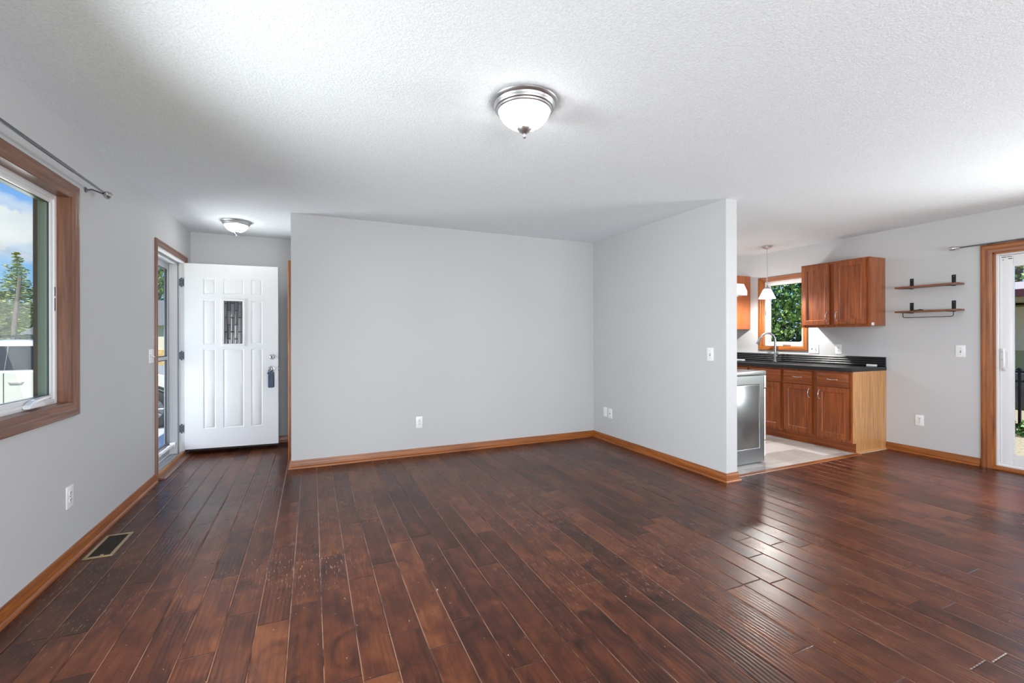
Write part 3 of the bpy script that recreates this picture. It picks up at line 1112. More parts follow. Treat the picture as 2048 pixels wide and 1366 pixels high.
box(bm, XR + .042, XR + .046, y1 - .022, y1 - .014, 1.56, 1.63)
obj('lock_lever', bm, 'slot_dark', r)
bm = nb()
prism(bm, [(-.06, 0), (.06, 0), (.045, .018), (.0, .030), (-.045, .018)], lambda a, b_, v_: (XR + .046 - v_, 4.07 + a, z0 + .022 + b_), 0, .028)
bmesh.ops.bevel(bm, geom=list(bm.edges), offset=.003, segments=2, affect='EDGES')
obj('crank_housing', bm, 'vinyl_white', r)


# ---------------------------------------------------------------- ceiling fixtures
def ceiling_light(cx, cy, R, label, mat, group=None):
    r = thing('ceiling_light', label, 'ceiling light', (cx, cy, H - .14 * R / .165))
    s = R / .165
    bm = nb()
    lathe(bm, [(q[0] * s, q[1] * s) for q in ((.150, 0), (.165, -.001), (.167, -.006), (.163, -.012), (.152, -.018), (.148, -.026), (.150, -.031), (.146, -.038), (.139, -.041), (.137, -.048), (.131, -.052), (.126, -.050), (.124, -.040))], cx, cy, H - .0005, 64)
    obj('metal_ring', bm, 'nickel', r)
    bm = nb()
    lathe(bm, [(q[0] * s, q[1] * s) for q in ((.128, -.046), (.127, -.052), (.122, -.068), (.112, -.084), (.096, -.101), (.075, -.116), (.050, -.127), (.025, -.133), (0, -.135))], cx, cy, H, 64)
    obj('glass_bowl', bm, mat, r)
    bm = nb()
    lathe(bm, [(q[0] * s, q[1] * s) for q in ((.004, -.132), (.033, -.130), (.036, -.134), (.033, -.139), (.022, -.150), (.012, -.156), (.007, -.160), (.006, -.165), (.009, -.170), (.0085, -.177), (.004, -.182), (0, -.183))], cx, cy, H, 32)
    obj('finial', bm, 'nickel', r)


ceiling_light(.986, 2.050, .167, 'large round flush ceiling light with nickel ring over the living room', 'lamp_glass')
ceiling_light(-.702, 5.335, .137, 'smaller flush ceiling light with nickel ring over the entry', 'lamp_glass_small')
ceiling_light(4.45, 5.45, .15, 'added flush ceiling light of the kitchen, unseen behind the short wall', 'lamp_glass_fill')  # lamp added out of view to brighten the kitchen

px_, py_ = 5.45, 4.004
r = thing('pendant_light', 'glass pendant lamp with white cone shade over the kitchen sink', 'pendant light', (px_, py_, 1.745))
bm = nb()
lathe(bm, [(.062, 0), (.062, -.006), (.054, -.018), (.036, -.030), (.012, -.036), (.006, -.044), (0, -.044)], px_, py_, H - .0005, 40)
obj('canopy', bm, 'nickel', r)
bm = nb()
tube(bm, [(px_, py_, H - .04), (px_, py_, 1.905)], .0045, 10)
obj('rod', bm, 'nickel', r)
bm = nb()
lathe(bm, [(.006, 1.930), (.012, 1.925), (.016, 1.905), (.034, 1.893), (.040, 1.882), (.040, 1.874), (.030, 1.872)], px_, py_, 0, 32)
obj('socket_cap', bm, 'nickel', r)
bm = nb()
lathe(bm, [(.038, 1.878), (.046, 1.870), (.098, 1.758), (.1, 1.752), (.097, 1.752), (.044, 1.864)], px_, py_, 0, 40)
obj('glass_shade', bm, 'shade_glass', r)
bm = nb()
lathe(bm, [(.012, 1.872), (.014, 1.860), (.022, 1.845), (.030, 1.822), (.028, 1.802), (.016, 1.788), (0, 1.783)], px_, py_, 0, 20)
obj('bulb', bm, 'lamp_glass', r)
light('pendant_bulb_light', 'POINT', (px_, py_, 1.768), 38, (1, .97, .92), shadow_soft_size=.025)


# ---------------------------------------------------------------- curtain rods
def curtain_rod(wall, sgn, y_tip, y_end, z, off, bracket_y, label, ball=.021, thin=.0065, bend=0.):
    r = thing('curtain_rod', label, 'curtain rod', (wall + sgn * off, y_tip, z))
    x = wall + sgn * off
    yd = -1
    bm = nb()
    tube(bm, [(x, y_tip - .03, z), (x, y_tip - 1.0, z)], thin, 12)
    tube(bm, [(x, y_tip - .45, z), (x, y_end, z)], thin + .0018, 12)
    obj('rod', bm, 'nickel_dark', r)
    bm = nb()
    lathe(bm, [(0, -.036), (.012, -.034), (ball * .9, -.024), (ball, -.006), (ball * .85, .010), (.012, .018), (.009, .024), (.012, .027), (.012, .033), (.008, .036), (.008, .05)][::-1] if False else
          [(0, .040), (.012, .037), (ball * .9, .026), (ball, .008), (ball * .85, -.008), (.012, -.017), (.009, -.023), (.012, -.027), (.012, -.034), (.008, -.037), (.008, -.05)], x, y_tip - .02, z, 24, 'y')
    obj('finial', bm, 'nickel', r)
    for by in bracket_y:
        bm = nb()
        lathe(bm, [(0, 0), (.016, 0), (.016, sgn * .004), (.010, sgn * .008), (0, sgn * .008)], wall, by, z + .004, 20, 'x')
        tube(bm, [(wall + sgn * .006, by, z + .004), (wall + sgn * .03, by, z + .010), (wall + sgn * (off - .012), by, z - .006), (wall + sgn * off, by, z - .013), (wall + sgn * (off + .012), by, z - .004)], .0045, 10)
        obj('bracket', bm, 'nickel_dark', r)


curtain_rod(XL, 1, 3.575, 1.2, 2.135, .085, (3.50, 1.3), 'thin metal curtain rod with ball finial above the left window', .024)
curtain_rod(XR, -1, 2.290, -.1, 2.122, .085, (2.03, .05), 'thin silver curtain rod above the sliding glass door', .021)


# ---------------------------------------------------------------- outlets and switches. local: x along the wall, front at -y
def wall_plate(loc, rotz, w_, h_, kind, name, label, cat):
    r = thing(name, label, cat, loc, rotz)
    bm = nb()
    box(bm, -w_ / 2, w_ / 2, -.006, 0, -h_ / 2, h_ / 2, .002)
    obj('cover_plate', bm, 'plate_white', r, world=False)
    if kind == 'duplex':
        for s in (1, -1):
            bm = nb()
            zc_ = s * .0195
            lathe(bm, [(0, -.008), (.0155, -.008), (.0165, -.006)], 0, 0, zc_, 24, 'y')
            rc = obj('receptacle', bm, 'plate_white', r, world=False)
            bm = nb()
            box(bm, -.0075, -.0045, -.0088, -.0079, zc_ - .001, zc_ + .008)
            box(bm, .0045, .0075, -.0088, -.0079, zc_ - .001, zc_ + .008)
            lathe(bm, [(0, -.0088), (.0028, -.0088), (.0028, -.0079)], 0, 0, zc_ - .007, 10, 'y')
            obj('slots', bm, 'slot_dark', rc, world=False)
        bm = nb()
        lathe(bm, [(0, -.0078), (.003, -.0074), (.003, -.006)], 0, 0, 0, 10, 'y')
        obj('screw', bm, 'nickel_dark', r, world=False)
    elif kind.startswith('toggle'):
        nn = int(kind[-1])
        for i in range(nn):
            xc = (i - (nn - 1) / 2) * .046
            bm = nb()
            box(bm, xc - .0055, xc + .0055, -.0068, -.006, -.0125, .0125)
            obj('toggle_slot', bm, 'slot_dark', r, world=False)
            bm = nb()
            up = 1 if i % 2 == 0 else -1
            prism(bm, [(-.006, -.006), (-.006, .006), (-.019, up * .008 + .003), (-.019, up * .008 - .003)], lambda a, b_, v_: (xc + v_, a, b_), -.0042, .0042)
            obj('toggle', bm, 'plate_white', r, world=False)
            for s in (1, -1):
                bm = nb()
                lathe(bm, [(0, -.0075), (.0028, -.0072), (.0028, -.006)], xc, 0, s * .030, 10, 'y')
                obj('screw', bm, 'nickel_dark', r, world=False)
    elif kind == 'coax':
        bm = nb()
        lathe(bm, [(0, -.013), (.0045, -.013), (.0045, -.006)], 0, 0, -.002, 12, 'y')
        obj('coax_jack', bm, 'slot_dark', r, world=False)
    elif kind == 'blank':
        bm = nb()
        box(bm, -.008, .008, -.0075, -.006, -.03, .03, .001)
        obj('insert', bm, 'plate_white', r, world=False)
    return r


Q = PI / 2
wall_plate((1.043, YP, .350), 0, .072, .122, 'duplex', 'outlet', 'white duplex outlet low on the plain wall facing the camera', 'outlet')
wall_plate((XL, 3.295, .364), Q, .078, .122, 'duplex', 'outlet', 'white duplex outlet on the left wall above the floor vent', 'outlet')
wall_plate((XL, 4.695, 1.098), Q, .116, .116, 'toggle2', 'light_switch', 'white double light switch on the left wall beside the front door', 'light switch')
wall_plate((XS, 4.509, .346), -Q, .072, .114, 'blank', 'wall_plate', 'white plain wall plate near the inner corner, left one of the pair', 'wall plate')
wall_plate((XS, 4.410, .341), -Q, .072, .114, 'coax', 'wall_plate', 'white wall plate with a cable jack, right one of the pair', 'wall plate')
wall_plate((XS, 2.937, 1.095), -Q, .072, .118, 'toggle1', 'light_switch', 'single white light switch on the short wall before the kitchen', 'light switch')
wall_plate((XR, 2.252, 1.104), -Q, .076, .118, 'toggle1', 'light_switch', 'single white light switch between the shelves and the glass door', 'light switch')
wall_plate((XR, 2.583, .363), -Q, .074, .112, 'duplex', 'outlet', 'white duplex outlet low on the right wall below the shelves', 'outlet')
wall_plate((XR, 3.680, 1.098), -Q, .122, .117, 'toggle2', 'light_switch', 'white double switch plate right of the kitchen window', 'light switch')
wall_plate((XR, 3.383, 1.098), -Q, .074, .117, 'duplex', 'outlet', 'white outlet under the wall cabinet above the black backsplash', 'outlet')

# ---------------------------------------------------------------- floor vent
r = thing('floor_vent', 'brass framed floor vent beside the left baseboard', 'floor vent', (-1.115, 3.455, 0))
bm = nb()
x0, x1, y0, y1 = -1.182, -1.046, 3.285, 3.625
for q in ((x0, x1, y0, y0 + .018), (x0, x1, y1 - .018, y1), (x0, x0 + .018, y0 + .018, y1 - .018), (x1 - .018, x1, y0 + .018, y1 - .018)):
    box(bm, q[0], q[1], q[2], q[3], .0003, .006, .0015)
obj('frame', bm, 'brass_tan', r)
bm = nb()
box(bm, x0 + .018, x1 - .018, y0 + .018, y1 - .018, .0003, .001)
for i in range(21):
    yy = y0 + .026 + i * .0144
    prism(bm, [(0, .0012), (.002, .0012), (.009, .0045), (.007, .0045)], lambda a, b_, v_: (v_, yy + a, b_), x0 + .018, x1 - .018)
obj('louvres', bm, 'vent_dark', r)
bm = nb()
box(bm, x0 + .075, x0 + .09, y0 + .010, y0 + .026, .005, .010, .001)
obj('damper_lever', bm, 'brass_tan', r)

# ---------------------------------------------------------------- transition strip at the tile
r = thing('trim_3', 'reddish wooden threshold strip between plank floor and kitchen tile', 'threshold', (4.4, 2.852, 0), kind='structure')
bm = nb()
prism(bm, [(2.822, 0), (2.826, .006), (2.842, .010), (2.862, .010), (2.874, .006), (2.878, 0)], lambda a, b_, v_: (v_, a, b_), XK + .027, XR - .585)
obj('strip', bm, 'trim_x', r)

# ---------------------------------------------------------------- floating shelves
def wall_shelf(zb, label, bar):
    r = thing('wall_shelf', label, 'shelf', (XR, 2.49, zb))
    bm = nb()
    box(bm, XR - .135, XR - .004, 2.222, 2.742, zb, zb + .018, .002)
    obj('board', bm, 'shelf_wood_y', r)
    for by in (2.648, 2.303):
        bm = nb()
        box(bm, XR - .004, XR, by - .016, by + .016, zb - .006, zb + .108, .0012)
        box(bm, XR - .115, XR, by - .016, by + .016, zb - .004, zb, .001)
        br = obj('bracket', bm, 'iron_black', r)
        bm = nb()
        lathe(bm, [(0, -.0062), (.004, -.0055), (.005, -.004)], XR, by, zb + .092, 10, 'x')
        obj('screw', bm, 'nickel_dark', br)
    if bar:
        bm = nb()
        xb = XR - .122
        pts = [(xb, 2.672, zb + .002), (xb, 2.672, zb - .042), (xb, 2.668, zb - .050), (xb, 2.660, zb - .054), (xb, 2.272, zb - .054), (xb, 2.264, zb - .050), (xb, 2.260, zb - .042), (xb, 2.260, zb + .002)]
        tube(bm, pts, .0032, 8)
        obj('towel_bar', bm, 'iron_black', r)


wall_shelf(1.764, 'upper brown wooden floating shelf with black brackets, empty', False)
wall_shelf(1.505, 'lower brown wooden floating shelf with a black towel bar below', True)
bm = nb()
zt = 1.5232
tube(bm, [(XR - .085, 2.60, zt + .004), (XR - .080, 2.585, zt + .006), (XR - .09, 2.57, zt + .004), (XR - .083, 2.552, zt + .008), (XR - .09, 2.535, zt + .004)], .004, 8)
tube(bm, [(XR - .10, 2.56, zt + .004), (XR - .095, 2.535, zt + .010), (XR - .10, 2.51, zt + .004)], .004, 8)
box(bm, XR - .11, XR - .085, 2.545, 2.575, zt, zt + .007, .001)
obj('hardware', bm, 'iron_black', label='small pile of black metal hooks lying on the lower shelf', cat='hooks')


# ---------------------------------------------------------------- cabinets. fronts face -X
def cab_door(parent, xf, ya, yb, za, zb, mat='cab', flat=False, t=.019):
    """door slab with its front at x=xf. local slab x runs along -y"""
    bm = nb()
    wd = yb - ya
    fr = .052 if not flat else 0
    if flat:
        panel_slab(bm, wd, za, zb, t, [(.012, wd - .012, za + .012, zb - .012)], [(0, 0), (.004, -.002)])
    else:
        panel_slab(bm, wd, za, zb, t, [(fr, wd - fr, za + fr, zb - fr)], [(0, 0), (.003, .002), (.008, .009), (.012, .009)])
    # map local (x,y,z) -> world (xf + y, yb - x, z)
    for q in bm.verts:
        q.co = Vector((xf + q.co.y, yb - q.co.x, q.co.z))
    # soften the outer arris
    return obj('drawer' if flat else 'door', bm, mat + ('_y' if flat else '_z'), parent)


def pull(parent, xf, yc, zc_, L=.096, vertical=True):
    pts = []
    rad = []
    for i in range(13):
        t = i / 12
        s = (t - .5) * L
        out = .026 * math.sin(PI * t) ** .6 if 0 < t < 1 else 0
        pts.append((xf - out, yc, zc_ + s) if vertical else (xf - out, yc + s, zc_))
        rad.append(.0055 if i in (0, 12) else (.0036 + .0018 * math.sin(PI * t)))
    bm = nb()
    tube(bm, pts, .004, 10, radii=rad)
    for e in (-1, 1):
        if vertical:
            lathe(bm, [(0, -.004), (.007, -.003), (.008, 0)], xf, yc, zc_ + e * L / 2, 12, 'x')
        else:
            lathe(bm, [(0, -.004), (.007, -.003), (.008, 0)], xf, yc + e * L / 2, zc_, 12, 'x')
    return obj('handle', bm, 'chrome', parent)


FX = XR - .610          # face frame plane of the base cabinets
DX = FX - .0195         # front of their doors


def face_frame(bm, xf, ya, yb, za, zb, stiles, rails, sw=.03):
    for a, b_ in stiles:
        box(bm, xf, xf + .019, a, b_, za, zb, .0008)
    for (p_, q_) in zip(stiles, stiles[1:]):
        for a, b_ in rails:
            box(bm, xf + .0004, xf + .0186, p_[1] - .0005, q_[0] + .0005, a, b_)


def base_unit(ya, yb, splits, label, end_panel=False, handles=True, sink=False):
    r = thing('base_cabinet', label, 'cabinet', (XR - .3, (ya + yb) / 2, 0))
    bm = nb()
    za, zb = .105, .873
    if sink:
        box(bm, FX + .019, XR - .002, ya, ya + .018, za, zb)
        box(bm, FX + .019, XR - .002, yb - .018, yb, za, zb)
        box(bm, FX + .019, XR - .002, ya + .018, yb - .018, za, za + .018)
        box(bm, XR - .012, XR - .002, ya + .018, yb - .018, za + .018, zb)
    else:
        box(bm, FX + .019, XR - .002, ya, yb, za, zb)
    obj('body', bm, 'cab_side_z', r)
    bm = nb()
    st = [(ya, splits[0][0] + .010)]
    for p, q in zip(splits, splits[1:]):
        st.append((p[1] - .010, q[0] + .010))
    st.append((splits[-1][1] - .010, yb))
    face_frame(bm, FX, ya, yb, za + .0, zb, st, [(za, za + .045), (.680, .715), (.838, zb)])
    obj('face_frame', bm, 'cab_z', r, label='dark stained face frame')
    bm = nb()
    box(bm, FX + .055, FX + .07, ya + (.0 if end_panel else 0), yb, 0, za)
    obj('toe_kick', bm, 'cab_y', r)
    if end_panel:
        bm = nb()
        prism(bm, [(FX + .0, za), (FX + .0, zb), (XR - .001, zb), (XR - .001, 0), (FX + .055, 0), (FX + .055, za)], lambda a, b_, v_: (a, v_, b_), ya - .006, ya)
        obj('end_panel', bm, 'cab_side_z', r, label='pale oak end panel')
        bm = nb()
        prism(bm, [(ya - .006, 0), (ya - .018, 0), (ya - .017, .008), (ya - .011, .016), (ya - .006, .017)], lambda a, b_, v_: (v_, a, b_), FX + .05, XR - .02)
        obj('shoe_moulding', bm, 'cab_side_x', r)
    for i, (a, b_) in enumerate(splits):
        dr = cab_door(r, DX, a, b_, .702, .851, flat=True)
        dd_ = cab_door(r, DX, a, b_, .132, .690)
        if handles:
            if not sink:
                pull(dr, DX - .001, (a + b_) / 2, .778, .096, False)
            left = (i % 2 == 0)
            # doors open from the middle: pulls sit side by side on the inner stiles
            yy = b_ - .028 if left else a + .028
            pull(dd_, DX, yy, .600)
    return r


base_unit(2.893, 3.668, [(2.920, 3.256), (3.314, 3.648)], 'oak base cabinet with pale end panel at the open end of the counter', True)
base_unit(3.670, 4.580, [(3.690, 4.096), (4.146, 4.556)], 'oak sink base cabinet under the faucet, partly hidden by the range', False, True, True)
base_unit(4.582, 5.20, [(4.61, 5.17)], 'oak base cabinet in the corner beyond the sink', False)

# wall cabinet right of the window
UX = XR - .305


def wall_unit(ya, yb, za, zb, splits, label, side_mat, side_label):
    r = thing('wall_cabinet', label, 'cabinet', (XR - .15, (ya + yb) / 2, za))
    bm = nb()
    box(bm, UX + .019, XR - .001, ya, yb, za + .012, zb, .0005)
    obj('body', bm, side_mat, r, label=side_label)
    bm = nb()
    st = [(ya, splits[0][0] + .010)]
    for p, q in zip(splits, splits[1:]):
        st.append((p[1] - .010, q[0] + .010))
    st.append((splits[-1][1] - .010, yb))
    face_frame(bm, UX, ya, yb, za, zb, st, [(za, za + .045), (zb - .032, zb)])
    obj('face_frame', bm, 'cab_z', r)
    for i, (a, b_) in enumerate(splits):
        dd_ = cab_door(r, UX - .0195, a, b_, za + .032, zb - .020)
        yy = b_ - .028 if i % 2 == 0 else a + .028
        pull(dd_, UX - .0195, yy, za + .032 + .095)
    return r


wu = wall_unit(2.893, 3.640, 1.362, 2.132, [(2.915, 3.246), (3.301, 3.626)], 'two door oak wall cabinet to the right of the kitchen window', 'cab_side_red_z', 'lighter oak side panel')
bm = nb()
lathe(bm, [(0, -.014), (.010, -.014), (.017, -.010), (.019, -.003), (.019, 0)], 5.640, 2.893, 1.392, 24, 'y')
kb = obj('round_knob', bm, 'plate_white', label='small round white knob stuck low on the side of the wall cabinet', cat='knob')
wall_unit(4.592, 5.20, 1.352, 2.140, [(4.62, 5.17)], 'oak wall cabinet left of the kitchen window, cut by the short wall', 'cab_side_red_z', 'pale oak side panel')

# countertop with ribbed backsplash
r = thing('countertop', 'glossy black kitchen countertop with ribbed black backsplash', 'countertop', (5.57, 4.0, .874))
bm = nb()
CX0, CY0, CY1 = XR - .640, 2.882, 5.22
SX0, SX1, SY0, SY1 = XR - .575, XR - .15, 3.78, 4.46
for q in ((CX0, SX0, CY0, CY1), (SX1, XR - .001, CY0, CY1), (SX0, SX1, CY0, SY0), (SX0, SX1, SY1, CY1)):
    box(bm, q[0], q[1], q[2], q[3], .875, .913)
box(bm, CX0 - .004, CX0 + .002, CY0, CY1, .872, .914, .0025)
obj('worktop', bm, 'counter_black', r)
bm = nb()
prof = [(0, .913)]
zz = .913
for i in range(4):
    for tq in range(5):
        a = PI * tq / 4
        prof.append((-.016 - .007 * math.sin(a), .915 + i * .0262 + .0245 * tq / 4))
prof.append((-.014, 1.021))
prof.append((0, 1.021))
prism(bm, [(XR - .001 + p[0], p[1]) for p in prof], lambda a, b_, v_: (a, v_, b_), CY0 + .004, CY1)
obj('backsplash', bm, 'counter_black', r)

# sink
r = thing('sink', 'stainless steel drop-in sink below the faucet', 'sink', ((SX0 + SX1) / 2, (SY0 + SY1) / 2, .74))
bm = nb()
x0, x1, y0, y1 = SX0, SX1, SY0, SY1
ov = .014
top, bot = .9165, .74
o_ = [(x0 - ov, y0 - ov), (x1 + ov, y0 - ov), (x1 + ov, y1 + ov), (x0 - ov, y1 + ov)]
i_ = [(x0 + .012, y0 + .012), (x1 - .012, y0 + .012), (x1 - .012, y1 - .012), (x0 + .012, y1 - .012)]
loops_ = [[(*q, .9135) for q in o_], [(*q, top) for q in o_], [(*q, top) for q in i_], [(*q, bot) for q in i_]]
prev = None
for lp_ in loops_:
    ring = [bm.verts.new(q) for q in lp_]
    if prev:
        for q in range(4):
            bm.faces.new((prev[q], prev[(q + 1) % 4], ring[(q + 1) % 4], ring[q]))
    prev = ring
bm.faces.new(prev)
obj('basin', bm, 'steel', r)
bm = nb()
lathe(bm, [(0, .002), (.03, .002), (.042, .004), (.045, 0)], (x0 + x1) / 2, (y0 + y1) / 2, bot, 24)
obj('drain', bm, 'nickel_dark', r)

# faucet
fx, fy = 5.812, 4.150
fx, fy = 5.800, 4.142
r = thing('faucet', 'tall brushed steel gooseneck kitchen faucet with side lever', 'faucet', (fx, fy, .913))
dirv = Vector((-.86, .51, 0)).normalized()
RR = .098
bm = nb()
pts = [Vector((fx, fy, .93)), Vector((fx, fy, 1.05)), Vector((fx, fy, 1.20))]
cz_ = 1.205
for i in range(1, 15):
    a = PI * i / 14 * .88
    pts.append(Vector((fx, fy, cz_)) + dirv * (RR - RR * math.cos(a)) + Vector((0, 0, RR * math.sin(a))))
tube(bm, pts, .0145, 16)
obj('gooseneck', bm, 'steel', r)
bm = nb()
e = pts[-1]
dn = (pts[-1] - pts[-2]).normalized()
tube(bm, [e, e + dn * .02, e + dn * .06, e + dn * .095], .014, 16, radii=[.015, .0165, .0185, .0205])
obj('spray_head', bm, 'nickel_dark', r)
bm = nb()
lathe(bm, [(.030, 0), (.030, .006), (.022, .012), (.019, .022), (.0185, .11), (.014, .125), (.0115, .13)], fx, fy, .9135, 32)
obj('base', bm, 'steel', r)
bm = nb()
tube(bm, [(fx, fy, .985), (fx - .004, fy - .045, .987)], .012, 14)
tube(bm, [(fx - .004, fy - .040, .990), (fx - .02, fy - .062, 1.005), (fx - .045, fy - .085, 1.02)], .006, 10, radii=[.008, .006, .0075])
obj('lever', bm, 'steel', r)

# small white thing against the backsplash
bm = nb()
box(bm, 5.828, 5.858, 2.955, 3.055, .9135, .936, .006)
obj('soap_dish', bm, 'plate_white', label='small white oblong block on the counter against the backsplash', cat='block')
bm = nb()
box(bm, 5.60, 5.66, 4.50, 4.66, .9135, .930, .004)
obj('tray', bm, 'plate_white', label='small white flat tray on the counter beyond the sink', cat='tray')

# ---------------------------------------------------------------- range: side panel to the camera, front faces +X
r = thing('range', 'kitchen range with glossy grey side panel beside the short wall', 'range', (3.78, 3.43, 0))
ry0, ry1, rx0, rx1 = 3.055, 3.812, 3.455, 4.105
bm = nb()
# side panel with pressed outline
bm2 = nb()
panel_slab(bm2, rx1 - rx0, .014, .868, .02, [(.06, rx1 - rx0 - .055, .150, .785)], [(0, 0), (.004, .0035), (.010, .0035), (.013, .001)])
for q in bm2.verts:
    q.co = Vector((rx0 + q.co.x, ry0 + q.co.y, q.co.z))
obj('side_panel', bm2, 'appliance_grey', r, smooth=50)
box(bm, rx0, rx1 - .006, ry0 + .02, ry1, .014, .868)
obj('body', bm, 'appliance_grey', r)
bm = nb()
box(bm, rx0, rx1 + .035, ry0 - .004, ry1 + .004, .872, .912, .008, 3)
obj('cooktop', bm, 'appliance_grey', r)
bm = nb()
box(bm, rx0 + .07, rx1 + .01, ry0 + .025, ry1 - .025, .9125, .916, .001)
obj('glass_top', bm, 'cooktop_black', r)
bm = nb()
box(bm, rx1 + .014, rx1 + .046, ry0 + .006, ry1 - .006, .742, .868, .006)
cp = obj('control_panel', bm, 'appliance_white', r)
for i in range(5):
    bm = nb()
    lathe(bm, [(.02, 0), (.018, .022), (0, .022)], rx1 + .046, ry0 + .12 + i * .13, .80, 16, 'x')
    obj('knob', bm, 'slot_dark', cp)
bm = nb()
box(bm, rx1 + .012, rx1 + .040, ry0 + .006, ry1 - .006, .225, .735, .006)
dr = obj('oven_door', bm, 'appliance_white', r)
bm = nb()
box(bm, rx1 + .040, rx1 + .042, ry0 + .12, ry1 - .12, .32, .60)
obj('door_glass', bm, 'cooktop_black', dr)
bm = nb()
tube(bm, [(rx1 + .040, ry0 + .06, .685), (rx1 + .07, ry0 + .06, .685), (rx1 + .07, ry1 - .06, .685), (rx1 + .040, ry1 - .06, .685)], .009, 10)
obj('door_handle', bm, 'nickel', dr)
bm = nb()
box(bm, rx1 + .010, rx1 + .036, ry0 + .006, ry1 - .006, .062, .216, .006)
obj('storage_drawer', bm, 'appliance_white', r)
bm = nb()
box(bm, rx1 - .006, rx1 + .012, ry0 + .004, ry1 - .004, .014, .868, .002)
obj('front_frame', bm, 'cooktop_black', r)
for (a, b_) in ((rx0 + .03, ry0 + .05), (rx1 - .08, ry0 + .05), (rx0 + .03, ry1 - .05), (rx1 - .08, ry1 - .05)):
    bm = nb()
    lathe(bm, [(0, 0), (.016, 0), (.016, .008), (.010, .010), (.010, .0145)], a, b_, 0, 16)
    obj('foot', bm, 'rubber', r)
bm = nb()
box(bm, rx0 - .05, rx0 + .05, ry0, ry1, .872, 1.05, .01)
obj('back_guard', bm, 'appliance_grey', r)

# range hood on the kitchen side of the short wall
r = thing('range_hood', 'white range hood edge showing past the short wall', 'range hood', (3.60, 3.43, 1.60))
bm = nb()
hx = 3.880
prism(bm, [(XK, 1.655), (hx, 1.655), (hx, 1.700), (hx - .045, 1.765), (XK, 1.765)], lambda a, b_, v_: (a, v_, b_), 3.06, 3.81)
obj('hood_body', bm, 'hood_white', r)
bm = nb()
box(bm, XK + .06, hx - .05, 3.12, 3.75, 1.650, 1.656)
obj('grease_filter', bm, 'steel', r)


# =====================================================================  OUTDOORS
# ground on the street side and on the yard side
GL = -.45
bm = nb()
box(bm, -60, XL - TH - .02, -30, 80, GL - .2, GL)
obj('lawn', bm, 'lawn', label='green lawn outside the left window and front door', cat='lawn', kind='structure', origin=False)
bm = nb()
box(bm, -14, -1.9, 8.6, 13.6, GL, GL + .02)
obj('driveway', bm, 'concrete', label='pale concrete driveway under the parked car', cat='driveway', kind='structure')
bm = nb()
box(bm, -2.75, XL - TH - .01, 4.3, 8.4, GL, -.13)
box(bm, -3.05, -2.75, 4.5, 8.2, GL, -.29)
obj('porch', bm, 'porch_paint', label='white painted porch slab outside the storm door', cat='porch', kind='structure')
bm = nb()
box(bm, -1.88, XL - TH - .001, YF - .2, 10.5, 2.46, 2.56)
obj('eave', bm, 'soffit', label='cream soffit under the front eave, seen through the storm door', cat='eave', kind='structure')
bm = nb()
box(bm, XR + TH + .02, 45, -30, 40, -.35, -.15)
obj('gravel_yard', bm, 'gravel', label='sunlit tan gravel ground outside the sliding glass door', cat='gravel', kind='structure', origin=False)
bm = nb()
box(bm, 9.9, 40, -25, .2, -.2, -.13)
obj('yard_lawn', bm, 'lawn_pale', label='pale sunlit lawn beyond the fence of the yard', cat='lawn', kind='structure', origin=False)
bm = nb()  # unseen eave, added to block sun from the back windows
box(bm, XL - TH, XR + TH, YF - 1.9, YF - TH - .001, 2.46, 2.56)
obj('eave', bm, 'soffit', label='unseen eave added to keep sun off the two windows behind the camera', cat='eave', kind='structure')

# ---- parked SUV, nose to +X, near side faces -Y
r = thing('car', 'white SUV with dark windows parked on the driveway outside the left window', 'car', (-4.35, 11.2, GL + .02))
gx = r.location.x


def cf(a, b_, v_):
    return (a, v_, b_)


def cyl_arc(cx_, cz_, rad, a0, a1, nn=10):
    return [(cx_ + rad * math.cos(a0 + (a1 - a0) * i / nn), cz_ + rad * math.sin(a0 + (a1 - a0) * i / nn)) for i in range(nn + 1)]


G = 0.0
wf, wr = 1.62, -1.38
low = [(-2.25, .36)] + [(-1.38 - .42, .30)] + cyl_arc(wr, .36, .42, PI, 0)[1:-1] + [(wr + .42, .28), (wf - .42, .28)] + cyl_arc(wf, .36, .42, PI, 0)[1:-1] + [(wf + .42, .34), (2.34, .42), (2.38, .66), (2.30, .86), (1.55, 1.06), (1.05, 1.12), (-2.28, 1.12), (-2.36, .86), (-2.34, .45)]
bm = nb()
prism(bm, low, cf, -.93, .93)
bmesh.ops.bevel(bm, geom=[e for e in bm.edges if abs(e.verts[0].co.y - e.verts[1].co.y) < .01], offset=.03, segments=2, affect='EDGES')
# greenhouse, tapering upwards
lo = [(1.05, 1.10), (-2.28, 1.10)]
top_ = [(.28, 1.60), (-1.95, 1.60)]
vs = [bm.verts.new(p) for p in ((1.10, -.90, 1.10), (-2.26, -.90, 1.10), (-2.26, .90, 1.10), (1.10, .90, 1.10), (.22, -.76, 1.62), (-1.98, -.76, 1.62), (-1.98, .76, 1.62), (.22, .76, 1.62), (.0, -.66, 1.665), (-1.8, -.66, 1.665), (-1.8, .66, 1.665), (.0, .66, 1.665))]
for q in ((0, 1, 5, 4), (1, 2, 6, 5), (2, 3, 7, 6), (3, 0, 4, 7), (4, 5, 9, 8), (5, 6, 10, 9), (6, 7, 11, 10), (7, 4, 8, 11), (8, 9, 10, 11)):
    bm.faces.new([vs[i] for i in q])
obj('body', bm, 'car_paint', r, world=False, smooth=25)


def side_pt(x_, z_, s, off=.008):
    t = (z_ - 1.10) / .52
    return (x_, s * (.90 - .14 * t + off), z_)


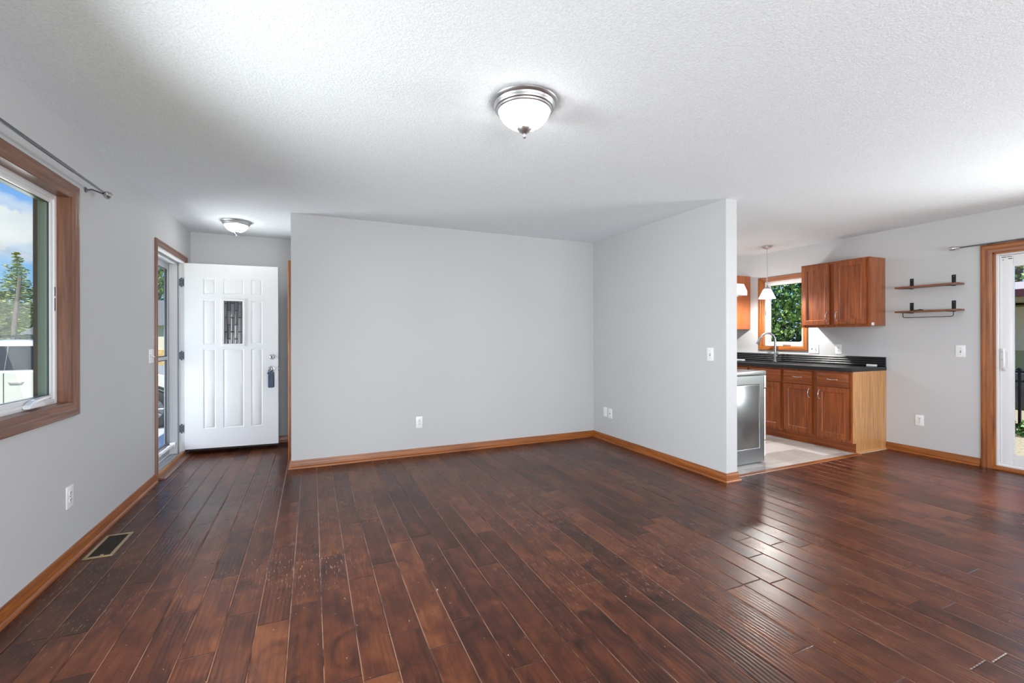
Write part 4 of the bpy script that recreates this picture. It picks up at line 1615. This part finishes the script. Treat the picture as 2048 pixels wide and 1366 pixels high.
for s in (-1, 1):
    for poly in ([(.88, 1.15), (.30, 1.55), (-.338, 1.55), (-.338, 1.15)], [(-.346, 1.15), (-.346, 1.55), (-1.12, 1.55), (-1.12, 1.15)], [(-1.20, 1.15), (-1.20, 1.55), (-1.78, 1.53), (-2.08, 1.18)]):
        bm = nb()
        A_ = [bm.verts.new(side_pt(a, b_, s, .010)) for a, b_ in poly]
        B_ = [bm.verts.new(side_pt(a, b_, s, -.012)) for a, b_ in poly]
        bm.faces.new(A_)
        bm.faces.new(B_[::-1])
        for i in range(4):
            bm.faces.new((A_[i], B_[i], B_[(i + 1) % 4], A_[(i + 1) % 4]))
        obj('side_window', bm, 'car_dark', r, world=False, smooth=0)
    bm = nb()
    tube(bm, [(-.0, s * .70, 1.66), (-.12, s * .70, 1.715), (-1.72, s * .70, 1.715), (-1.86, s * .70, 1.66)], .022, 10)
    tube(bm, [(-.9, s * .70, 1.64), (-.9, s * .70, 1.71)], .02, 8)
    obj('roof_rail', bm, 'car_dark', r, world=False)
    bm = nb()
    for xx in (.92, -.335, -1.16):
        box(bm, xx - .006, xx + .006, s * .93 - .002, s * .93 + .002, .42, 1.10)
    box(bm, -1.9, 1.1, s * .93 - .003, s * .93 + .003, .44, .455)
    obj('door_seam', bm, 'car_dark', r, world=False)
    for xx in (-.18, -1.02):
        bm = nb()
        tube(bm, [(xx - .09, s * .93, .95), (xx - .07, s * .965, .95), (xx + .07, s * .965, .95), (xx + .09, s * .93, .95)], .013, 8)
        obj('door_handle', bm, 'car_paint', r, world=False)
    bm = nb()
    box(bm, .78, .92, s * .95 - .07 + s * .06, s * .95 + .07 + s * .06, 1.10, 1.24, .03)
    obj('mirror', bm, 'car_paint', r, world=False)
    for xx in (wf, wr):
        bm = nb()
        lathe(bm, [(.20, s * .74), (.30, s * .73), (.355, s * .76), (.36, s * .83), (.35, s * .90), (.30, s * .925), (.235, s * .92), (.21, s * .90)], xx, 0, .36, 36, 'y')
        wh = obj('tyre', bm, 'rubber', r, world=False)
        bm = nb()
        lathe(bm, [(.215, s * .90), (.20, s * .885), (.20, s * .85), (0, s * .85)], xx, 0, .36, 36, 'y')
        for i in range(10):
            a = 2 * PI * i / 10
            tube(bm, [(xx + .04 * math.cos(a), s * .90, .36 + .04 * math.sin(a)), (xx + .205 * math.cos(a), s * .895, .36 + .205 * math.sin(a))], .016, 6)
        lathe(bm, [(.05, s * .88), (.05, s * .91), (0, s * .915)], xx, 0, .36, 20, 'y')
        obj('rim', bm, 'car_silver', wh, world=False)
        bm = nb()
        outer = cyl_arc(xx, .36, .455, PI, 0, 18)
        inner = cyl_arc(xx, .36, .405, 0, PI, 18)
        prism(bm, outer + inner, cf, min(s * .90, s * .945), max(s * .90, s * .945))
        obj('arch_trim', bm, 'car_dark', r, world=False)
bm = nb()
A_ = [(.98, -.80, 1.155), (.98, .80, 1.155), (.29, .70, 1.58), (.29, -.70, 1.58)]
ring = [bm.verts.new((a + .03, b_, c_ + .012)) for a, b_, c_ in A_]
bm.faces.new(ring)
obj('windscreen', bm, 'car_dark', r, world=False)
bm = nb()
A_ = [(-2.24, -.78, 1.18), (-2.24, .78, 1.18), (-2.02, .70, 1.56), (-2.02, -.70, 1.56)]
ring = [bm.verts.new((a - .03, b_, c_ + .01)) for a, b_, c_ in A_]
bm.faces.new(ring)
obj('rear_window', bm, 'car_dark', r, world=False)
for s in (-1, 1):
    bm = nb()
    box(bm, 2.16, 2.36, s * .74 - .17, s * .74 + .17, .74, .86, .03)
    obj('headlamp', bm, 'chrome', r, world=False)
    bm = nb()
    box(bm, -2.38, -2.22, s * .80 - .11, s * .80 + .11, .86, 1.06, .02)
    obj('tail_lamp', bm, 'lamp_red', r, world=False)


# ---- plants
def rnd(a, b_):
    return random.uniform(a, b_)


def leaf_quad(bm, c, size, asp=1.0, mi=0, nrm=None):
    if nrm is None:
        nrm = Vector((rnd(-1, 1), rnd(-1, 1), rnd(-.2, 1))).normalized()
    t = nrm.orthogonal().normalized()
    q = Matrix.Rotation(rnd(0, 2 * PI), 3, nrm) @ t
    s_ = nrm.cross(q)
    a = size * .5
    pts = [c + q * a * asp, c + s_ * a * .55 + q * a * .1, c - q * a * asp * .8, c - s_ * a * .55 + q * a * .1]
    f = bm.faces.new([bm.verts.new(p) for p in pts])
    f.material_index = mi


def conifer(base, h, rad, label, mat, clear=.12, nlev=26, dens=1.0, group=None):
    r = thing('conifer_tree', label, 'tree', base)
    bm = nb()
    tube(bm, [base, (base[0] + .03 * h * .2, base[1], base[2] + h * .5), (base[0], base[1], base[2] + h * .97)], .1, 8, radii=[h * .016, h * .011, .02])
    obj('trunk', bm, 'bark_z', r)
    bm = nb()
    B0 = Vector(base)
    for lv in range(nlev):
        t = lv / (nlev - 1)
        zz_ = h * (clear + (1 - clear) * t ** .95)
        rr = rad * (1 - t) ** .85 * rnd(.8, 1.12) + .12
        nbk = max(4, int(9 * (1 - t) + 4))
        ph = rnd(0, 6.28)
        for k_ in range(nbk):
            a = ph + 2 * PI * k_ / nbk + rnd(-.2, .2)
            ln = rr * rnd(.7, 1.1)
            steps = max(3, int(ln / .16 * dens))
            for s_ in range(steps):
                u_ = (s_ + .6) / steps
                c = B0 + Vector((math.cos(a) * ln * u_, math.sin(a) * ln * u_, zz_ + .10 * ln - .38 * ln * u_ * u_ + rnd(-.05, .05)))
                for _ in range(3):
                    leaf_quad(bm, c + Vector((rnd(-.12, .12), rnd(-.12, .12), rnd(-.08, .05))), rnd(.25, .5), 1.0,
                              nrm=Vector((rnd(-.5, .5), rnd(-.5, .5), 1)).normalized())
    obj('foliage', bm, mat, r, recalc=False, smooth=0)


def rayp(px, dep, z):
    """point seen in pixel column px at depth dep along the view axis (a place, used only to space the trees)"""
    t = (px - 1024) / 897.21
    return (dep * math.sin(YAW) + t * dep * math.cos(YAW), dep * math.cos(YAW) - t * dep * math.sin(YAW), z)


conifer((-22.8, 51.8, GL), 8.9, 2.8, 'tall pointed conifer in the middle of the left window view', 'needle_green')
conifer((-19.2, 47.6, GL), 7.6, 2.5, 'bluish conifer beside the window trim, right of the tallest one', 'needle_blue')
conifer((-18.3, 39.6, GL), 4.7, 2.3, 'bushy yellow green conifer low at the left edge of the window view', 'needle_green', clear=.04)
conifer((-26.6, 55.0, GL), 5.9, 1.9, 'small far conifer at the very left edge of the window view', 'needle_blue')
# tall bare trunk
bm = nb()
tube(bm, [(-14.75, 33.0, GL), (-14.62, 33.0, 2.2), (-14.4, 33.0, 4.6)], .14, 12, radii=[.12, .10, .08])
obj('tree_trunk', bm, 'bark_z', label='tall pale bare trunk rising behind the parked car', cat='tree trunk')


def house(cx, cy, wx, wy, hz, rh, base, mats, label, name='house', ridge='x', windows=()):
    r = thing(name, label, 'house', (cx, cy, base))
    bm = nb()
    box(bm, cx - wx / 2, cx + wx / 2, cy - wy / 2, cy + wy / 2, base, base + hz)
    obj('wall', bm, mats[0], r)
    bm = nb()
    if ridge == 'x':
        prism(bm, [(cy - wy / 2 - .4, base + hz), (cy, base + hz + rh), (cy + wy / 2 + .4, base + hz)], lambda a, b_, v_: (v_, a, b_), cx - wx / 2 - .3, cx + wx / 2 + .3)
    else:
        prism(bm, [(cx - wx / 2 - .4, base + hz), (cx, base + hz + rh), (cx + wx / 2 + .4, base + hz)], lambda a, b_, v_: (a, v_, b_), cy - wy / 2 - .3, cy + wy / 2 + .3)
    obj('roof', bm, mats[1], r)
    for (a0, a1, z0, z1, face) in windows:
        bm = nb()
        if face == 'y':
            box(bm, a0, a1, cy - wy / 2 - .03, cy - wy / 2, z0, z1)
        else:
            box(bm, cx - wx / 2 - .03, cx - wx / 2, a0, a1, z0, z1)
        obj('window', bm, 'car_dark', r)
    return r


house(-12.1, 38.9, 6.8, 5.0, 1.95, .9, GL, ('siding_cream', 'roof_grey'), 'cream house beyond the street, right of the pale trunk', windows=((-13.6, -12.6, .2, 1.2, 'y'), (-11, -10, .2, 1.2, 'y')))
r = house(-4.5, 27.0, 9.0, 6.0, 1.35, 1.3, GL + .9, ('siding_cream', 'roof_grey'), 'cream house with yellow brick base seen through the storm door', windows=((-4, -2.5, 1.0, 1.6, 'y'),))
bm = nb()
box(bm, -9.0, 0.0, 23.95, 24.1, GL, GL + 1.2)
obj('brick_base', bm, 'brick_yellow', r)


def leafy(name, base, blobs, label, n_leaf, size, mats, trunk=None, cat='tree'):
    r = thing(name, label, cat, base)
    bm = nb()
    tot = sum(b_[3] ** 3 for b_ in blobs)
    for (bx_, by_, bz_, br_) in blobs:
        for _ in range(int(n_leaf * br_ ** 3 / tot)):
            dv_ = Vector((rnd(-1, 1), rnd(-1, 1), rnd(-1, 1)))
            while dv_.length > 1 or dv_.length < .35:
                dv_ = Vector((rnd(-1, 1), rnd(-1, 1), rnd(-1, 1)))
            c = Vector((bx_, by_, bz_)) + dv_ * br_
            leaf_quad(bm, c, rnd(.6, 1.2) * size, 1., random.choice(range(len(mats))))
    obj('foliage', bm, list(mats), r, recalc=False, smooth=0)
    if trunk:
        bm = nb()
        for t_ in trunk:
            nn = len(t_) - 1
            tube(bm, t_[:-1], .05, 8, radii=[t_[-1] * (1 - .75 * i / max(1, nn - 1)) for i in range(nn)])
        obj('trunk', bm, 'bark_z', r)
    return r


# dense tree outside the kitchen window
blobs = []
for i in range(34):
    blobs.append((rnd(8.0, 9.6), rnd(4.6, 8.4), rnd(.2, 3.6), rnd(.35, .7)))
leafy('leafy_tree', (8.8, 6.4, -.15), blobs, 'dense sunlit green tree filling the kitchen window', 15000, .105, ('leaf_mid', 'leaf_light', 'leaf_dark', 'leaf_mid'),
      trunk=[[(9.5, 7.6, -.15), (9.5, 7.6, 1.4), (9.4, 7.8, 2.6), .11]])
blobs = [(11.3 + rnd(0, .8), 5.6 + i * .62, rnd(.4, 2.6), .85) for i in range(10)] + [(11.7, 5.8 + i * .8, 3.1, .8) for i in range(8)]
leafy('hedge', (11.7, 7.0, -.15), blobs, 'dark green hedge behind the tree outside the kitchen window', 12000, .16, ('leaf_dark',), cat='hedge')
# trees seen through the storm door and over the garage roof
leafy('leafy_tree', (-7.2, 33.8, GL), [(-7.2 + rnd(-3.4, 3.4), 33.8 + rnd(-1, 1), rnd(2.4, 6.5), rnd(.9, 1.5)) for _ in range(16)],
      'broad green tree behind the brick based house, seen through the storm door', 9000, .34, ('leaf_mid', 'leaf_light', 'leaf_dark'),
      trunk=[[(-7.2, 33.8, GL), (-7.0, 33.9, 3.4), .25]])
leafy('garden_tree', (21.0, 6.6, -.15), [(21.0 + rnd(-1.2, 1.2), 6.6 + rnd(-2.9, 2.9), rnd(3.0, 6.6), rnd(.6, 1.0)) for _ in range(14)],
      'pale thin-leaved tree over the low roof outside the glass door', 5200, .16, ('blossom_tree', 'leaf_light'),
      trunk=[[(21.0, 6.6, -.15), (20.8, 6.6, 2.2), (20.4, 6.3, 5.2), .18], [(20.8, 6.6, 2.4), (20.4, 5.4, 4.0), (20.0, 4.4, 5.6), .10], [(20.8, 6.6, 2.6), (20.5, 7.6, 4.0), (20.2, 8.6, 5.6), .10], [(20.5, 6.4, 3.8), (20.0, 5.6, 5.2), .06], [(20.4, 6.9, 3.6), (19.9, 6.6, 5.4), .06]])

# low carport outside the glass door
r = thing('carport', 'low olive green carport with red fascia outside the glass door', 'carport', (17.5, 4.6, -.15))
bm = nb()
box(bm, 16.3, 18.6, 0.0, 9.5, -.15, 2.05)
obj('wall', bm, 'siding_green', r)
bm = nb()
for i in range(9):
    yy = 1.2 + i * .95
    box(bm, 15.62, 15.72, yy, yy + .10, -.15, 2.08)
obj('posts', bm, 'siding_cream', r)
bm = nb()
for i in range(7):
    yy = 1.9 + i * 1.0
    box(bm, 16.24, 16.30, yy, yy + .42, .9, 2.0)
obj('pale_boards', bm, 'siding_cream', r)
bm = nb()
box(bm, 15.3, 15.4, -.4, 9.9, 2.20, 2.38)
obj('fascia', bm, 'red_trim', r, label='dusty red fascia board')
bm = nb()
prism(bm, [(15.3, 2.38), (17.3, 2.72), (19.2, 2.38), (19.2, 2.30), (15.4, 2.30)], lambda a, b_, v_: (a, v_, b_), -.4, 9.9)
obj('roof', bm, 'roof_pink', r)
bm = nb()
box(bm, 15.4, 18.6, -.3, 9.8, 2.10, 2.22)
obj('ceiling_boards', bm, 'siding_green', r)
# plain dark low block before the carport
bm = nb()
box(bm, 12.3, 12.6, .5, 8.0, -.15, .55, .02)
obj('garden_wall', bm, 'stone_dark', label='dark low block beyond the iron fence', cat='wall')

# black iron fence
r = thing('iron_fence', 'black iron fence standing on the gravel outside the glass door', 'fence', (9.4, 2.5, -.15))
for zz_ in (.735, .60, -.06):
    bm = nb()
    box(bm, 9.39, 9.42, -1.5, 5.2, zz_ - .014, zz_ + .014)
    obj('rail', bm, 'iron_black', r)
for i in range(4):
    yy = -1.31 + i * 2.13
    bm = nb()
    box(bm, 9.391, 9.419, yy - .014, yy + .014, -.15, .76)
    prism(bm, [(-.035, .76), (.035, .76), (0, .80)], lambda a, b_, v_: (9.405 + v_, yy + a, b_), -.035, .035)
    obj('post', bm, 'iron_black', r)
for i in range(46):
    yy = -1.45 + i * .145
    if any(abs(yy - (-1.31 + j * 2.13)) < .06 for j in range(4)):
        continue
    if not (2.6 < yy < 3.3):
        bm = nb()
        box(bm, 9.398, 9.412, yy - .007, yy + .007, -.06, .735)
        obj('picket', bm, 'iron_black', r)
leafy('plant_bed', (9.12, 2.85, -.15), [(9.12 + rnd(-.05, .05), 1.0 + i * .22, -.08, .15) for i in range(18)], 'row of low green plants along the foot of the iron fence', 1700, .09, ('leaf_mid', 'leaf_dark'), cat='plants')

# repeats carry one group phrase
GROUPS = {'outlet': 'white wall outlets', 'light_switch': 'white light switches', 'wall_plate': 'pair of blank and cable wall plates',
          'wall_shelf': 'floating shelves on the right wall', 'base_cabinet': 'oak base cabinets under the black counter',
          'wall_cabinet': 'oak wall cabinets beside the kitchen window', 'curtain_rod': 'thin metal curtain rods',
          'ceiling_light': 'flush ceiling lights', 'conifer_tree': 'conifers beyond the street', 'leafy_tree': 'broad leafy trees outdoors',
          'house': 'houses beyond the street'}
for o in S.objects:
    if o.parent is None and o.name.split('.')[0] in GROUPS:
        o['group'] = GROUPS[o.name.split('.')[0]]
